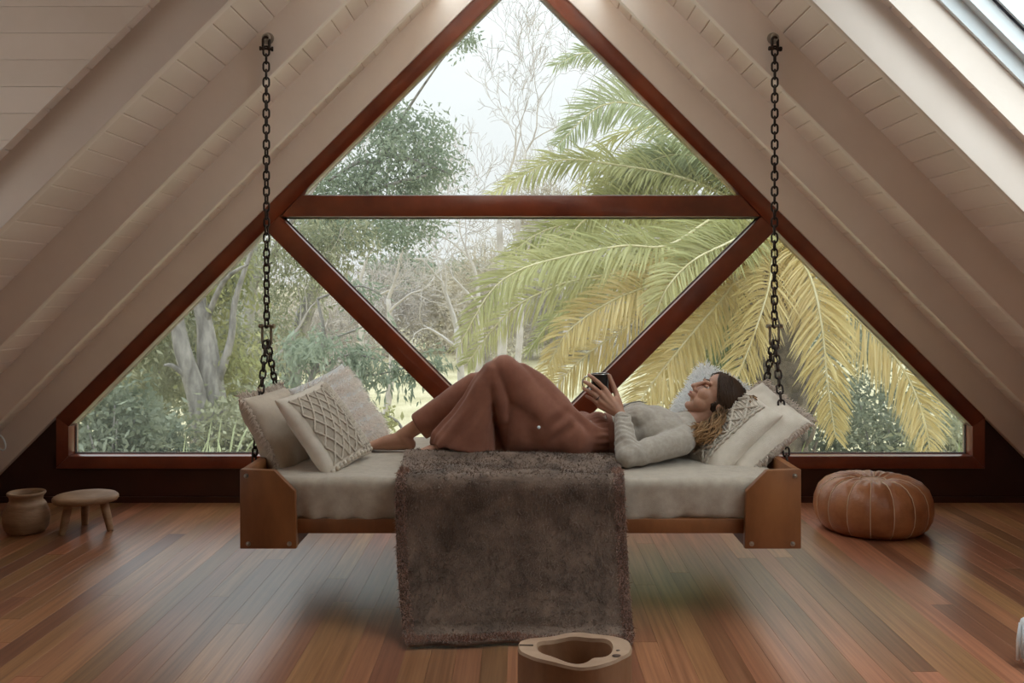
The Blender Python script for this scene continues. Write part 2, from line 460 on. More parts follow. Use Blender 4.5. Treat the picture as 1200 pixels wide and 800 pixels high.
# dormer on the left slope: boarded cheek, flat ceiling, side window
do = tag(empty('dormer',(-2.6,1.9,.7)),'white boarded dormer opening in the left ceiling slope','dormer',kind='structure')
y0,y1,z0,z1 = DORM
XO = -3.15; ZT = CH+z1+.02; ZB_ = CH+z0-.02
def cheek(name, m, ya, yb):
    zt = ZT+.2
    P = [(-(CC-(ZB_-.3-CH))-.05, ZB_-.3), (-(CC-(zt-CH))-.05, zt), (XO-.1, zt), (XO-.1, ZB_-.3)]
    if P[0][0] < XO-.1: P = [(XO-.1, CH+CC+.05-3.25), (-(CC-(zt-CH))-.05, zt), (XO-.1, zt)]
    MB().prism(P, ya, yb).build(name, m, do, smooth=False)
cheek('cheek', M['gap'], y1+.014, y1+.06)
n = 0; z = ZB_
while z < ZT:
    zz = min(z+.0905, ZT)
    xr = -(CC-(z-CH))+.012; xr2 = -(CC-(zz-CH))+.012
    MB().prism([(XO,z+.0004),(xr,z+.0004),(xr2,zz-.0004),(XO,zz-.0004)], y1-.014, y1-.001).build('cheek_board', M['paint_board'], do, bevel=.0012, smooth=False)
    z += .0905
cheek('near_cheek', M['paint'], y0-.06, y0)
MB().box((XO-.1,y0,ZT),(-.72,y1+.05,ZT+.2)).build('dormer_ceiling', M['paint'], do, smooth=False)
MB().box((XO-.1,y0,ZB_-.3),(-2.68,y1,ZB_)).build('dormer_sill', M['paint'], do, smooth=False)
MB().box((XO-.1,y0,ZB_),(XO,y0+.9,1.95)).build('dormer_wall', M['paint'], do, smooth=False)
MB().box((XO-.1,y0,1.95),(XO-.0,y1,ZT)).build('dormer_head', M['paint'], do, smooth=False)
for a,b in ((y0,y0+.06),(y1-.06,y1),((y0+y1)/2-.03,(y0+y1)/2+.03)):
    MB().box((XO-.08,a,ZB_),(XO,b,ZT)).build('dormer_mullion', M['alu'], do, smooth=False)
for a in (0,1):
    ya,yb = (y0+.06,(y0+y1)/2-.03) if a==0 else ((y0+y1)/2+.03,y1-.06)
    MB().box((XO-.045,ya,ZB_),(XO-.04,yb,ZT)).build('pane', M['clear'], do, smooth=False)

# rear gable
wb = MB().prism([(-3.5,-.02),(3.5,-.02),(0,3.5)], YB-.12, YB).build('wall_near', M['shade_wood'], smooth=False, fix=False); tag(wb,'dark timber rear gable wall','wall',kind='structure')  # unseen end wall, kept dark to cut fill light

# small white cable ring on the plaster by the far left corner
hk = MB(); c0 = at(2,518,5.585)
hk.loft([c0+Vector((.036*math.cos(a)*.8, -.012, -.04*math.sin(a)-.02*math.cos(a))) for a in [2*math.pi*k/20 for k in range(20)]], .005, 8, close=True)
hk = hk.build('cable_loop', M['alu'], loc=c0); tag(hk,'small white cable loop hanging on the sloping wall beside the window','cable')
# ------------------------------------------------------------------ hanging daybed
BF, BK = 3.55, 4.70          # front and back of the frame
ZT_, ZL = .587, .289         # top and bottom of the end boxes
XE = 1.054                   # outer face of the end boards
bed = thing('hanging_daybed','wooden daybed hung from two chains in front of the triangular window','bed',(0,(BF+BK)/2,ZL))
def gusset(s, ya, yb):
    P = [(s*XE,ZL),(s*.842,ZL),(s*.848,.505),(s*.925,.583),(s*XE,ZT_)]
    if s>0: P = P[::-1]
    return MB().prism(P, ya, yb).build('gusset', M['bed_wood'], bed, bevel=.003, angle=30)
for s in (-1,1):
    g = gusset(s, BF, BF+.03); gusset(s, BK-.03, BK)
    for x,z in ((1.030,.563),(1.022,.308),(.868,.308)):
        b = MB(); c = Vector((s*x,BF,z))
        b.loft([c+Vector((0,.002,0)),c+Vector((0,-.001,0))], .0095, 16); b.loft([c+Vector((0,0,0)),c+Vector((0,-.005,0)),c+Vector((0,-.006,0))], [.006,.006,.0045], 6)
        b.build('bolt', M['steel'], g)
    MB().box((min(s*XE,s*(XE-.028)),BF+.03,ZL+.001),(max(s*XE,s*(XE-.028)),BK-.03,ZT_-.001)).build('end_board', M['bed_wood'], bed, bevel=.003, angle=30)
    MB().box((min(s*.846,s*(XE-.029)),BF+.031,ZL),(max(s*.846,s*(XE-.029)),BK-.031,ZL+.075)).build('cross_beam', M['bed_wood'], bed, bevel=.003, angle=30)
    for y in (3.73,4.46):
        b = MB(); c = Vector((s*XE,y,.345)); b.loft([c, c+Vector((s*.012,0,0))], .016, 6)
        b.loft([c, c+Vector((s*.035,0,0))], .007, 10); b.build('chain_bolt', M['chain'], bed)
MB().box((-.847,BF+.035,.338),(.847,BF+.075,.392)).build('front_rail', M['bed_wood'], bed, bevel=.003, angle=30)
MB().box((-.847,BK-.075,.338),(.847,BK-.035,.392)).build('back_rail', M['bed_wood'], bed, bevel=.003, angle=30)
for k in range(12):
    x = -.80+k*1.6/11; MB().box((x-.035,BF+.036,.352),(x+.035,BK-.036,.372)).build('slat', M['bed_wood'], bed, smooth=False)

M['linen'] = mat('linen_sheet', (.39,.31,.235), (.46,.375,.29), .85, 30, bump=.25, bscale=500, sheen=.2, stretch=(1,1,1))
# mattress under a fitted linen sheet
def rounded_box(lo, hi, r, step, fn=None):
    lo, hi = np.array(lo), np.array(hi); mb = MB(); vs = []
    for ax in range(3):
        for sd in (0,1):
            u, v = [(1,2),(2,0),(0,1)][ax]
            nu = max(2,int((hi[u]-lo[u])/step)); nv = max(2,int((hi[v]-lo[v])/step))
            def f(a,b):
                p = np.zeros(3); p[ax] = (lo,hi)[sd][ax]; p[u] = lo[u]+(hi[u]-lo[u])*a; p[v] = lo[v]+(hi[v]-lo[v])*b; return p
            mb.grid(f, nu, nv)
    V = np.array(mb.v); c = np.clip(V, lo+r, hi-r); d = V-c; n = np.linalg.norm(d,axis=1,keepdims=True); n[n==0]=1
    Nn = d/n; V = c+Nn*r
    if fn is not None: V = V+Nn*fn(V)[:,None]
    mb.v = [tuple(v) for v in V]; return mb
MT = .545
def wr(V):
    x,y,z = V.T; front = np.clip((3.68-y)/.08,0,1); h = np.clip((MT-.03-z)/.13,0,1)
    w = (.5+.5*vnoise(np.c_[x*1.0,0*x,0*x],9,4,2))
    ripple = np.sin(x*58+1.7*np.sin(x*7)+z*6)*.0065*h**1.3*(.3+1.2*w)*front
    gather = -.012*h**2*front*(.5+.5*np.sin(x*21+2*np.sin(x*5)))
    top = np.clip((z-MT+.02)/.02,0,1)
    side_drape = .010*np.exp(-((x+.52)/.06)**2)*h*front-.008*np.exp(-((x-.62+.3*(z-.45))/.05)**2)*front*h
    wrk = .005*np.sin((x-.8*y)*34+3*np.sin(x*6+y*9))*np.clip(vnoise(np.c_[x,y,0*x],5,8,2)-.05,0,1)*top
    near = .004*np.exp(-((y-3.64)/.05)**2)*vnoise(np.c_[x*1.0,0*x,0*x],14,5,2)*top
    return ripple+gather+side_drape+wrk+near
mt = thing('mattress','mattress covered with a beige linen sheet on the hanging daybed','mattress',(0,4.1,.39))
o = rounded_box((-1.018,3.588,.374),(1.018,4.655,MT),.032,.014,wr).build('linen_sheet', M['linen'], mt, angle=180)
MB().box((-.99,3.63,.3735),(.99,4.62,.40)).build('mattress_base', M['linen'], mt, smooth=False)

# ------------------------------------------------------------------ chains
def link_mesh():
    L_, Wd, d = .050, .033, .0086
    a = (L_-Wd)/2; r = (Wd-d)/2; pts = []
    for k in range(9): q = math.pi*k/8; pts.append(Vector((r*math.cos(q),0,a+r*math.sin(q))))
    for k in range(9): q = math.pi+math.pi*k/8; pts.append(Vector((r*math.cos(q),0,-a+r*math.sin(q))))
    mb = MB().loft(pts, d/2, 8, close=True); me = mb.mesh('link'); me.materials.append(M['chain'])
    me.polygons.foreach_set('use_smooth',[True]*len(me.polygons)); return me
LK = link_mesh(); PITCH = .0328
def run_chain(root, pts, wind=0.0, phase=0):
    pts = [Vector(p) for p in pts]; seg = [(pts[i+1]-pts[i]).length for i in range(len(pts)-1)]; tot = sum(seg); n = int(tot/PITCH); base = rootloc(root)
    for k in range(n):
        d = (k+.5)*tot/n; i = 0
        while d > seg[i] and i < len(seg)-1: d -= seg[i]; i += 1
        t = (pts[i+1]-pts[i]).normalized(); p = pts[i]+t*d
        q = t.to_track_quat('Z','Y') @ Quaternion((0,0,1), (math.pi/2 if (k+phase)%2 else 0)+wind*k+random.uniform(-.12,.12))
        o = link('link', LK, parent=root, loc=p-base); o.rotation_mode = 'QUATERNION'; o.rotation_quaternion = q
def u_shackle(root, c, w, h, axis, matl, up=1):
    """pin across at c, bow hanging (up=1) below it"""
    mb = MB(); ax = Vector(axis).normalized(); z = Vector((0,0,-up)); pts = []
    pts.append(c+ax*w/2); pts.append(c+ax*w/2+z*(h-w/2))
    for k in range(1,8): q = math.pi*k/8; pts.append(c+z*(h-w/2)+ax*(w/2*math.cos(q))+z*(w/2*math.sin(q)))
    pts.append(c-ax*w/2+z*(h-w/2)); pts.append(c-ax*w/2)
    mb.loft(pts, .0058, 10)
    for s in (-1,1): mb.ball(c+ax*s*w/2, .0095, 10, 6)
    mb.build('shackle', matl, root)
    pn = MB().loft([c-ax*(w/2+.012), c+ax*(w/2+.012)], .0052, 10)
    pn.loft([c+ax*(w/2+.008), c+ax*(w/2+.017)], .0105, 6); pn.loft([c-ax*(w/2+.007), c-ax*(w/2+.015)], .0095, 6)
    pn.build('shackle_pin', matl, root)
for s, lab in ((-1,'rusty hanging chain holding the foot end of the daybed beside the fringed lattice cushions'),(1,'rusty hanging chain holding the pillow end of the daybed beside the person\'s head')):
    topz = CH+ (343-43)*4.06/FPX; tp = Vector((s*1.092, 4.06, topz))
    ch = thing('hanging_chain', lab, 'chain', tp, 'chains of the hanging daybed')
    eb = MB(); c = tp+Vector((0,.035,.0)); eb.loft([c+Vector((0,-.006,0)), c+Vector((0,.0,0))], .026, 20)
    eb.loft([tp+Vector((.013*math.cos(a),0,.013*math.sin(a)-.004)) for a in [2*math.pi*k/16 for k in range(16)]], .0058, 8, close=True)
    eb.loft([tp+Vector((0,.008,0)), tp+Vector((0,.03,0))], .006, 8); eb.build('eye_bolt', M['steel'], ch)
    u_shackle(ch, tp+Vector((0,-.002,-.052)), .026, .05, (1,.2,0), M['chain'], up=-1)
    ys = 4.075; jz = at(0,382,ys).z; j = Vector((s*1.094, ys, jz))
    run_chain(ch, [tp+Vector((0,.0,-.045)), j+Vector((0,0,-.004))], .015)
    u_shackle(ch, j, .042, .088, (1,.25*s,0), M['brass'])
    ring = j+Vector((0,0,-.076))
    for y,ph in ((3.73,0),(4.46,1)):
        e = Vector((s*(XE+.022), y, .345)); run_chain(ch, [ring+Vector((s*-.001,.012*(1 if y>4 else -1),.012)), e+Vector((0,0,.0))], .03, ph)
# ------------------------------------------------------------------ cushions, throw, floor objects
M['cream'] = mat('cream_linen', (.53,.42,.32), (.60,.485,.375), .9, 20, bump=.3, bscale=420, sheen=.2)
M['cream_b'] = mat('pale_cotton', (.64,.54,.43), (.72,.615,.505), .9, 20, bump=.3, bscale=380, sheen=.2)
M['sand'] = mat('sand_woven_ground', (.40,.32,.245), (.48,.39,.30), .9, 30, bump=.5, bscale=300)
M['cord'] = mat('cotton_cord', (.58,.485,.385), (.66,.56,.455), .9, 60, bump=.4, bscale=500)
M['fringe'] = mat('cotton_fringe', (.70,.57,.47), (.80,.68,.58), .9, 60, translucent=.35)
M['shag'] = mat('shaggy_wool', (.92,.84,.77), (.97,.91,.86), .95, 30, translucent=.5)
M['white_wool'] = mat('white_sheepskin', (.90,.89,.88), (.95,.94,.93), .95, 30, translucent=.5)
M['fur'] = mat('brown_grey_faux_fur', (.088,.050,.032), (.26,.168,.118), .85, 9, sheen=.12, detail=5, contrast=(.3,.7))
M['fur_rim'] = mat('rust_fur_edge', (.24,.10,.058), (.36,.185,.12), .85, 14, sheen=.3)

def frame(xa, za):
    x = Vector(xa).normalized(); z = Vector(za); z = (z-x*z.dot(x)).normalized(); y = z.cross(x); return x,y,z
class Pad:
    """pillow surface: u,v in -1..1 on the face, side +1 front / -1 back; ax x,y across, z = face normal"""
    def __init__(s, c, ax, w, h, t, pinch=.06, crease=0, bend=0, seed=0):
        s.c=Vector(c); s.ax=ax; s.w=w; s.h=h; s.t=t; s.p=pinch; s.cr=crease; s.bend=bend; s.seed=seed
    def pt(s, u, v, side, lift=0.0):
        ex = (1-abs(u)**2.6); ey = (1-abs(v)**2.6); prof = max(0,ex*ey)**.42
        k = 1-s.p*(abs(v)**2)*(1-0*abs(u)); k2 = 1-s.p*(abs(u)**2)
        cx = (1-s.p*(1-abs(v)**3)); cy = (1-s.p*(1-abs(u)**3))
        x = u*s.w/2*cx; y = v*s.h/2*cy
        z = side*prof*s.t/2
        z += side*s.cr*prof*math.sin(3.1*u+2.2*v+s.seed)*.5 + side*s.cr*.5*prof*math.sin(7*u*v+5*v+s.seed*2)
        z += s.bend*(u*u-.4)
        return s.c+s.ax[0]*x+s.ax[1]*y+s.ax[2]*(z+side*lift)
    def build(s, name, m, parent, n=36):
        mb = MB()
        mb.grid(lambda a,b: s.pt(math.sin((a-.5)*math.pi), math.sin((b-.5)*math.pi), 1), n, n); mb.grid(lambda a,b: s.pt(math.sin((a-.5)*math.pi), math.sin((b-.5)*math.pi), -1), n, n)
        return mb.build(name, m, parent, angle=180)
    def fringe(s, name, m, parent, edges, length=.03, step=.006, seed=0, curl=.5, width=.005):
        r = random.Random(seed); mb = MB()
        for e in edges:
            L_ = s.w if e in 'tb' else s.h; n = int(L_/step)
            for i in range(n+1):
                q = -1+2*i/n
                u,v = {'t':(q,1),'b':(q,-1),'l':(-1,q),'r':(1,q)}[e]
                d = {'t':s.ax[1],'b':-s.ax[1],'l':-s.ax[0],'r':s.ax[0]}[e]
                al = s.ax[0] if e in 'tb' else s.ax[1]
                p = s.pt(u*.985,v*.985,1,-.002)
                for j in range(2):
                    ln = length*r.uniform(.65,1.2); dd = (d+s.ax[2]*r.uniform(-curl,curl)+al*r.uniform(-.35,.35)).normalized()
                    d2 = (dd+Vector((0,0,-.55))+s.ax[2]*r.uniform(-.3,.3)).normalized()
                    mb.loft([p+s.ax[2]*r.uniform(-.006,.006)-dd*.004, p+dd*ln*.5, p+dd*ln*.5+d2*ln*.5],[width*.5,width*.42,width*.2],4)
        o = mb.build(name, m, parent, angle=180, fix=False); o['kind'] = 'stuff'; return o
def shag(parent, m, fn, n, length, width, seed, name='pile', down=.5):
    """fn(u,v)->point,normal ; thin locks"""
    r = np.random.default_rng(seed); P=[];D=[]
    for i in range(n):
        p,nv = fn(r.random(), r.random()); P.append(p); D.append(nv)
    P = np.array([list(p) for p in P]); D = np.array([list(d) for d in D]); n = len(P)
    d1 = D+r.normal(size=(n,3))*.35; d1 /= np.linalg.norm(d1,axis=1,keepdims=True)
    d2 = d1+np.array([0,0,-down])+r.normal(size=(n,3))*.35; d2 /= np.linalg.norm(d2,axis=1,keepdims=True)
    s_ = np.cross(d1, r.normal(size=(n,3))); s_ /= np.linalg.norm(s_,axis=1,keepdims=True); L_ = (length*r.uniform(.6,1.25,n))[:,None]; e = s_*width/2
    p1 = P+d1*L_*.5; p2 = p1+d2*L_*.5
    V = np.stack([P-e,P+e,p1+e*.9,p1-e*.9,p2+e*.25,p2-e*.25],1).reshape(-1,3); b=(np.arange(n)*6)[:,None]
    return np_mesh(name, V, np.concatenate([b+np.array([0,1,2,3]),b+np.array([3,2,4,5])]), m, parent, kind='stuff')

def cushion(name, label, pad, low, cat='cushion'):
    z = MT; t = thing(name, label, cat, (pad.c.x,pad.c.y,low)); return t
# ---- foot end: plain fringed, lattice, shaggy
ax = frame((.50,0,-.866),(.80,-.32,.47)); ax = (ax[0],ax[1],ax[2])
def axes(down, normal):
    """x axis runs down the pillow's visible near edge, z the face normal"""
    return frame(down, normal)
pA = Pad(at(330,505,4.02), axes((.47,-.06,-.88),(.88,-.14,.46)), .37,.44,.15,.05,.012,seed=1)
A = cushion('fringed_cushion','plain cream linen cushion with a fringed edge leaning at the foot end',pA,MT)
pA.build('cover', M['cream'], A); pA.fringe('fringe', M['fringe'], A, 'tblr', .032, .005, 1)
pB = Pad(at(381,501,3.90), axes((.58,-.08,-.80),(.80,-.30,.52)), .38,.38,.12,.05,.008,seed=2)
B = cushion('lattice_cushion','cream cushion with a raised diamond cord lattice beside the plain fringed cushion',pB,MT)
pB.build('cover', M['cream_b'], B)
# woven ground patch and raised cords
gp = MB().grid(lambda a,b: pB.pt(-.84+1.68*a, -.84+1.30*b, 1, .0015), 24, 24).build('woven_panel', M['sand'], B, angle=180, fix=False)
def cord_line(pad, parent, uv, r=.0042, m=None, name='cord', tuft=0, seed=0):
    pts = [pad.pt(u,v,1,r*.8) for u,v in uv]; rr = random.Random(seed)
    rad = [r*(1+.35*math.sin(i*2.4)) for i in range(len(pts))]
    return MB().loft(pts, rad, 6).build(name, m or M['cord'], parent, angle=180)
u0,u1,v0,v1 = -.84,.84,-.84,.46
ndiag = 4
for k in range(-ndiag+1, ndiag):
    for sg in (1,-1):
        uv=[]
        for i in range(41):
            a = i/40; u = u0+(u1-u0)*a; v = (v0+v1)/2 + sg*((a-.5)+k/ndiag)*(v1-v0)*1.0
            if v0 <= v <= v1: uv.append((u,v))
        if len(uv) > 3: cord_line(pB, B, uv, .0048)
for v in (v1,): cord_line(pB, B, [(u0+(u1-u0)*i/40, v) for i in range(41)], .006)
for j,v in enumerate((.56,.66,.76,.86)): cord_line(pB, B, [(-.9+1.8*i/60, v+.02*math.sin(i*1.3+j)) for i in range(61)], .006)
# a row of knotted tassels along the far lower side
tz = MB(); rr = random.Random(4)
for i in range(15):
    u = .30+.62*rr.random(); v = rr.choice([.9,.8,-.9,.5]); 
for i in range(12):
    p = pB.pt(.93, -.9+i*.16, 1, .004)
    tz.ball(p, (.011,.011,.011), 8, 6)
tz.build('edge_knots', M['cord'], B, angle=180)['kind'] = 'stuff'
pC = Pad(at(399,484,4.26), axes((.55,-.05,-.82),(.78,-.42,.48)), .40,.42,.13,.05,.008,seed=3)
Cc = cushion('shaggy_cushion','fluffy off white cushion with shaggy bands behind the lattice cushion',pC,MT)
pC.build('cover', M['white_wool'], Cc)
bands = [-.75,-.42,-.08,.26,.60,.90]
def fC(a,b):
    side = 1 if b < .8 else -1; k = random.choice(bands); u = max(-.99,min(.99,k+random.gauss(0,.075))); v = -1+2*a*.995
    p = pC.pt(u,v*.97,side); q = pC.pt(u+.02,v*.97,side); w_ = pC.pt(u,v*.97+.02,side); nv = (q-p).cross(w_-p).normalized(); nv = nv if nv.dot(pC.ax[2]*side) > 0 else -nv
    return p, nv
shag(Cc, M['shag'], fC, 6500, .026, .004, 5, down=.7)
# ---- head end
pD = Pad((.874,4.02,.664), axes((.70,.0,.71),(-.64,-.44,.62)), .40,.36,.12,.05,.008,seed=4)
D = cushion('diamond_cushion','cream textured cushion with raised diamonds under the person\'s head',pD,MT)
pD.build('cover', M['cream_b'], D)
for k in range(-4,5):
    for sg in (1,-1):
        uv=[]
        for i in range(61):
            a=i/60; u=-.88+1.76*a; v=-.05+sg*((a-.5)*3.2+k*.8)*.55
            if -.5 <= v <= .85: uv.append((u,v))
        if len(uv)>4: 
            cord_line(pD, D, uv, .006, M['cord'])
for v in (-.5,-.58): cord_line(pD, D, [(-.92+1.84*i/60, v+.015*math.sin(i*1.1)) for i in range(61)], .0055)
for j in range(26):
    u = -.88+1.76*j/25; cord_line(pD, D, [(u+.05*math.sin(i*.5), -.42+i*.1) for i in range(13)], .0028)
pE = Pad((.985,4.0,.668), axes((.76,.0,.65),(-.60,-.46,.64)), .38,.38,.14,.05,.010,seed=6)
E_ = cushion('fringed_cushion','plump off white linen cushion with a fringed edge at the pillow end',pE,MT)
pE.build('cover', M['cream_b'], E_); pE.fringe('fringe', M['fringe'], E_, 'tblr', .030, .005, 7)
pG = Pad(at(888,503,4.28), axes((.72,.0,.69),(-.60,-.40,.62)), .31,.32,.12,.05,.01,seed=8)
G_ = cushion('fringed_pillow','dusky pink fringed pillow tucked behind the plump off white cushion',pG,MT,'pillow')
pG.build('cover', M['fringe'], G_); pG.fringe('fringe', M['fringe'], G_, 'tr', .034, .005, 9)
# white fluffy pillow behind the person\'s face
pf = Pad(at(832,480,4.40), axes((.50,.0,.86),(-.80,-.40,.4)), .36,.40,.17,.04,.012,seed=9)
Fp = cushion('fluffy_pillow','white fluffy sheepskin pillow behind the person\'s face','' and None or pf,MT,'pillow')
pf.build('cover', M['white_wool'], Fp)
def fF(a,b):
    side = 1 if b < .6 else -1; u=-.98+1.96*random.random(); v=-.98+1.96*a
    p = pf.pt(u,v,side); q = pf.pt(u+.01,v,side); w_ = pf.pt(u,v+.01,side); nv=(q-p).cross(w_-p); nv = nv.normalized() if nv.length>1e-9 else pf.ax[2]; nv = nv if nv.dot(pf.ax[2]*side)>0 else -nv
    return p,nv
shag(Fp, M['white_wool'], fF, 5000, .032, .006, 11, down=.2)

# ---- faux fur throw over the front of the bed
TY = 3.556
th = thing('fur_throw','grey brown faux fur throw draped over the front of the daybed to the floor','throw blanket',(0,3.45,0))
prof = []   # (y,z) along the drape, from under the legs to the floor
for y,z in ((3.93,MT+.010),(3.945,MT+.022),(3.94,MT+.040),(3.92,MT+.050),(3.89,MT+.050),(3.86,MT+.040),(3.83,MT+.028),(3.79,MT+.018),(3.74,MT+.013),(3.69,MT+.012),(3.64,MT+.012)): prof.append((y,z))
R0 = .05
for i in range(9): q = R(90*i/8); prof.append((TY+R0-.005-R0*math.sin(q)-.0, MT+.012-R0+R0*math.cos(q)))
nz = 26
for i in range(1,nz+1):
    a = i/nz; prof.append((TY-.006-.012*a-.11*a**2.2, (MT+.012-R0)*(1-a)+.075*a))
for y,z in ((3.418,.05),(3.398,.032),(3.372,.024),(3.345,.020),(3.322,.018)): prof.append((y,z))
pr = np.array(prof); dl = np.r_[0,np.cumsum(np.linalg.norm(np.diff(pr,axis=0),axis=1))]; tot = dl[-1]
def throw_pt(a, b):
    d = a*tot; y = np.interp(d,dl,pr[:,0]); z = np.interp(d,dl,pr[:,1])
    top = max(0,1-d/.4); hang = min(1,max(0,(d-.47)/.5))
    if d < .16 : z -= .020*b*math.sin(d/.16*math.pi)
    xl = -.468-.012*top+.055*hang**2*.9; xr = .392+.018*top+.012*hang
    # rounded lower corners
    e = max(0,(d-(tot-.10))/.10); xl += .03*e**3; xr -= .02*e**3
    x = xl+(xr-xl)*b
    fold = .016*math.sin(b*8+1.5)*hang+.009*math.sin(b*17+d*3)*hang + .006*math.sin(b*23+d*9)*top
    sag = -.012*math.exp(-((b-.5)/.16)**2)*math.exp(-((d-.50)/.12)**2)
    y -= fold+sag if d > .42 else 0
    z += (.006*math.sin(b*14+d*15)+.006*math.sin(b*6-d*22)) if .1 < d < .38 else 0
    return Vector((x,y,max(z,.012)))
def throw_n(a,b):
    p = throw_pt(a,b); q = throw_pt(min(1,a+.004),b); w_ = throw_pt(a,min(1,b+.004)) if b < .99 else None
    v = (w_-p) if w_ is not None else (p-throw_pt(a,b-.004)); n = v.cross(q-p).normalized()
    if n.y > .2 and n.z < .3: n = -n
    if n.z < -.3: n = -n
    return p,n
mb = MB(); nu,nv_ = 90,60
mb.grid(lambda a,b: throw_pt(a,b), nu, nv_)
o = mb.build('backing', M['fur'], th, angle=180, fix=False)
md = o.modifiers.new('thick','SOLIDIFY'); md.thickness = .014; md.offset = 0
rn = random.Random(8)
def fur_fn(a,b): return throw_n(min(.998,max(0.0,a)), b)
shag(th, M['fur'], fur_fn, 42000, .017, .0032, 21, 'pile', down=.9)
shag(th, M['fur_rim'], lambda a,b: throw_n(.25+.748*a, random.choice([random.uniform(0,.045),random.uniform(.955,.999)])), 9000, .018, .0034, 22, 'edge_pile', down=.9)
shag(th, M['fur_rim'], lambda a,b: throw_n(.955+.044*a, b), 5000, .018, .0034, 23, 'hem_pile', down=.6)

# ---- leather pouf
M['leather'] = mat('tan_leather', (.30,.098,.033), (.44,.165,.062), .42, 9, bump=.25, bscale=70, coat=.1, coat_r=.35)
M['stitch'] = mat('pale_stitching', (.66,.47,.32), None, .7)
PX, PY, PR, PH = 1.862, 5.00, .302, .275
pf_ = thing('leather_pouf','round tan leather pouf with pale stitched panels on the floor','pouf',(PX,PY,0))
prp = [(.02,.262),(.06,.262),(.075,.268),(.10,.276),(.15,.282),(.20,.276),(.245,.256),(.28,.22),(.298,.17),(.302,.125),(.295,.075),(.275,.035),(.245,.008),(.20,.0),(.0,.0)]
NP = 16
def gore(k, rad, z, q):
    seam = abs(q-.5)*2; bul = 1-.030*seam**4; ang = 2*math.pi*(k+q)/NP
    wr = .006*math.sin(9*q+k*2+z*40)*math.exp(-((rad-.12)/.07)**2)
    return (PX+rad*bul*math.cos(ang), PY+rad*bul*math.sin(ang), max(0,z+wr-.004*seam**4*(1 if z>.2 else 0)))
for k in range(NP):
    MB().grid(lambda a,b: gore(k, *prp[int(round(a*(len(prp)-1)))], b), len(prp)-1, 8).build('panel', M['leather'], pf_, angle=180, fix=False)
    st = MB(); pts = [gore(k, r_+.0015, z_+.0015 if z_>.05 else z_, 0) for r_,z_ in prp[2:-2]]
    st.loft(pts, .0024, 6); st.build('seam', M['stitch'], pf_, angle=180)
MB().lathe([(0,.268),(.03,.268),(.055,.266),(.068,.26),(.06,.25),(0,.25)], (PX,PY,0), 24).build('top_disc', M['leather'], pf_, angle=180)
rg = MB().loft([Vector((PX+.066*math.cos(a),PY+.066*math.sin(a),.267)) for a in [2*math.pi*i/32 for i in range(32)]], .003, 6, close=True).build('top_seam', M['stitch'], pf_)

# ---- turned wooden jar
M['pale_wood'] = mat('pale_turned_wood', (.25,.135,.07), (.41,.25,.145), .6, 6, (1,1,4), bump=.1, bscale=30, detail=6)
jc = Vector((-2.582,4.94,0))
jar = [(0,.0),(.075,.0),(.092,.008),(.106,.03),(.113,.065),(.112,.095),(.105,.122),(.096,.14),(.097,.144),(.088,.158),(.080,.166),(.079,.178),(.084,.192),(.092,.200),(.094,.206),(.091,.212),(.084,.212),(.076,.206),(.070,.19),(.072,.16),(.09,.11),(.09,.05),(.07,.02),(0,.018)]
jt = MB().lathe(jar, jc, 40, wob=lambda q,z: 1+.008*math.sin(2*q+z*9)).build('wooden_jar', M['pale_wood'], loc=jc, angle=60)
tag(jt,'squat turned wooden jar with a rimmed neck on the floor beside the stool','jar')
# ---- little three legged stool
sc_ = Vector((-2.292,4.985,0))
stl = thing('milking_stool','low round wooden stool with splayed peg legs on the floor','stool',sc_)
top_ = [(0,.152),(.135,.152),(.150,.156),(.157,.168),(.156,.180),(.148,.187),(.10,.185),(0,.182)]
MB().lathe(top_, sc_, 40, wob=lambda q,z: 1+.03*math.sin(2*q+.6)+.018*math.sin(3*q+2)+.006*math.sin(9*q)).build('stool_top', M['pale_wood'], stl, angle=60)
for a,(dx,dy) in enumerate(((-.075,-.105),(.135,-.01),(-.06,.12))):
    p0 = sc_+Vector((dx*.72,dy*.72,.155)); p1 = sc_+Vector((dx,dy,0))
    MB().loft([p0,(p0+p1)/2,p1],[.022,.021,.017],14).build('leg', M['pale_wood'], stl)
# ---- hollow log bowl in front
M['log'] = mat('weathered_log', (.20,.085,.035), (.34,.165,.08), .6, 5, (1,1,.5), bump=.3, bscale=18, detail=6)
M['log_top'] = mat('pale_cut_timber', (.33,.19,.11), (.46,.29,.18), .6, 6, bump=.2, bscale=20, detail=6)
lc = Vector((.155,2.745,0)); LH = .22
def log_r(q, k=1):
    # oblong outline with blunt ears at both ends
    x = math.cos(q); y = math.sin(q)
    r_ = 1/((abs(x)/.150)**2.2+(abs(y)/.128)**2.2)**(1/2.2); ear = .016*math.exp(-((abs(x)-1)/.06)**2)
    return r_+ear+.003*math.sin(5*q+1)
def hole_r(q):
    x = math.cos(q); y = math.sin(q); return 1/((x/.108)**2+(y/.094)**2)**.5 - .012*math.exp(-((q-5.35)/.22)**2) + .003*math.sin(3*q+1)
lg = thing('hollow_log','hollowed log planter standing on the floor in front of the fur throw','planter',lc)
NQ = 56; mb = MB()
def ringpts(fr_, z, zz=None): return [(lc.x+fr_(2*math.pi*k/NQ)*math.cos(2*math.pi*k/NQ), lc.y+fr_(2*math.pi*k/NQ)*math.sin(2*math.pi*k/NQ), (z if zz is None else zz(2*math.pi*k/NQ))) for k in range(NQ)]
zt = lambda q: LH+.006*math.sin(2*q+.8)+.003*math.sin(5*q)
def strip(mb, A_, B_):
    b = len(mb.v); mb.v += A_+B_; n = len(A_)
    mb.f += [(b+k, b+(k+1)%n, b+n+(k+1)%n, b+n+k) for k in range(n)]
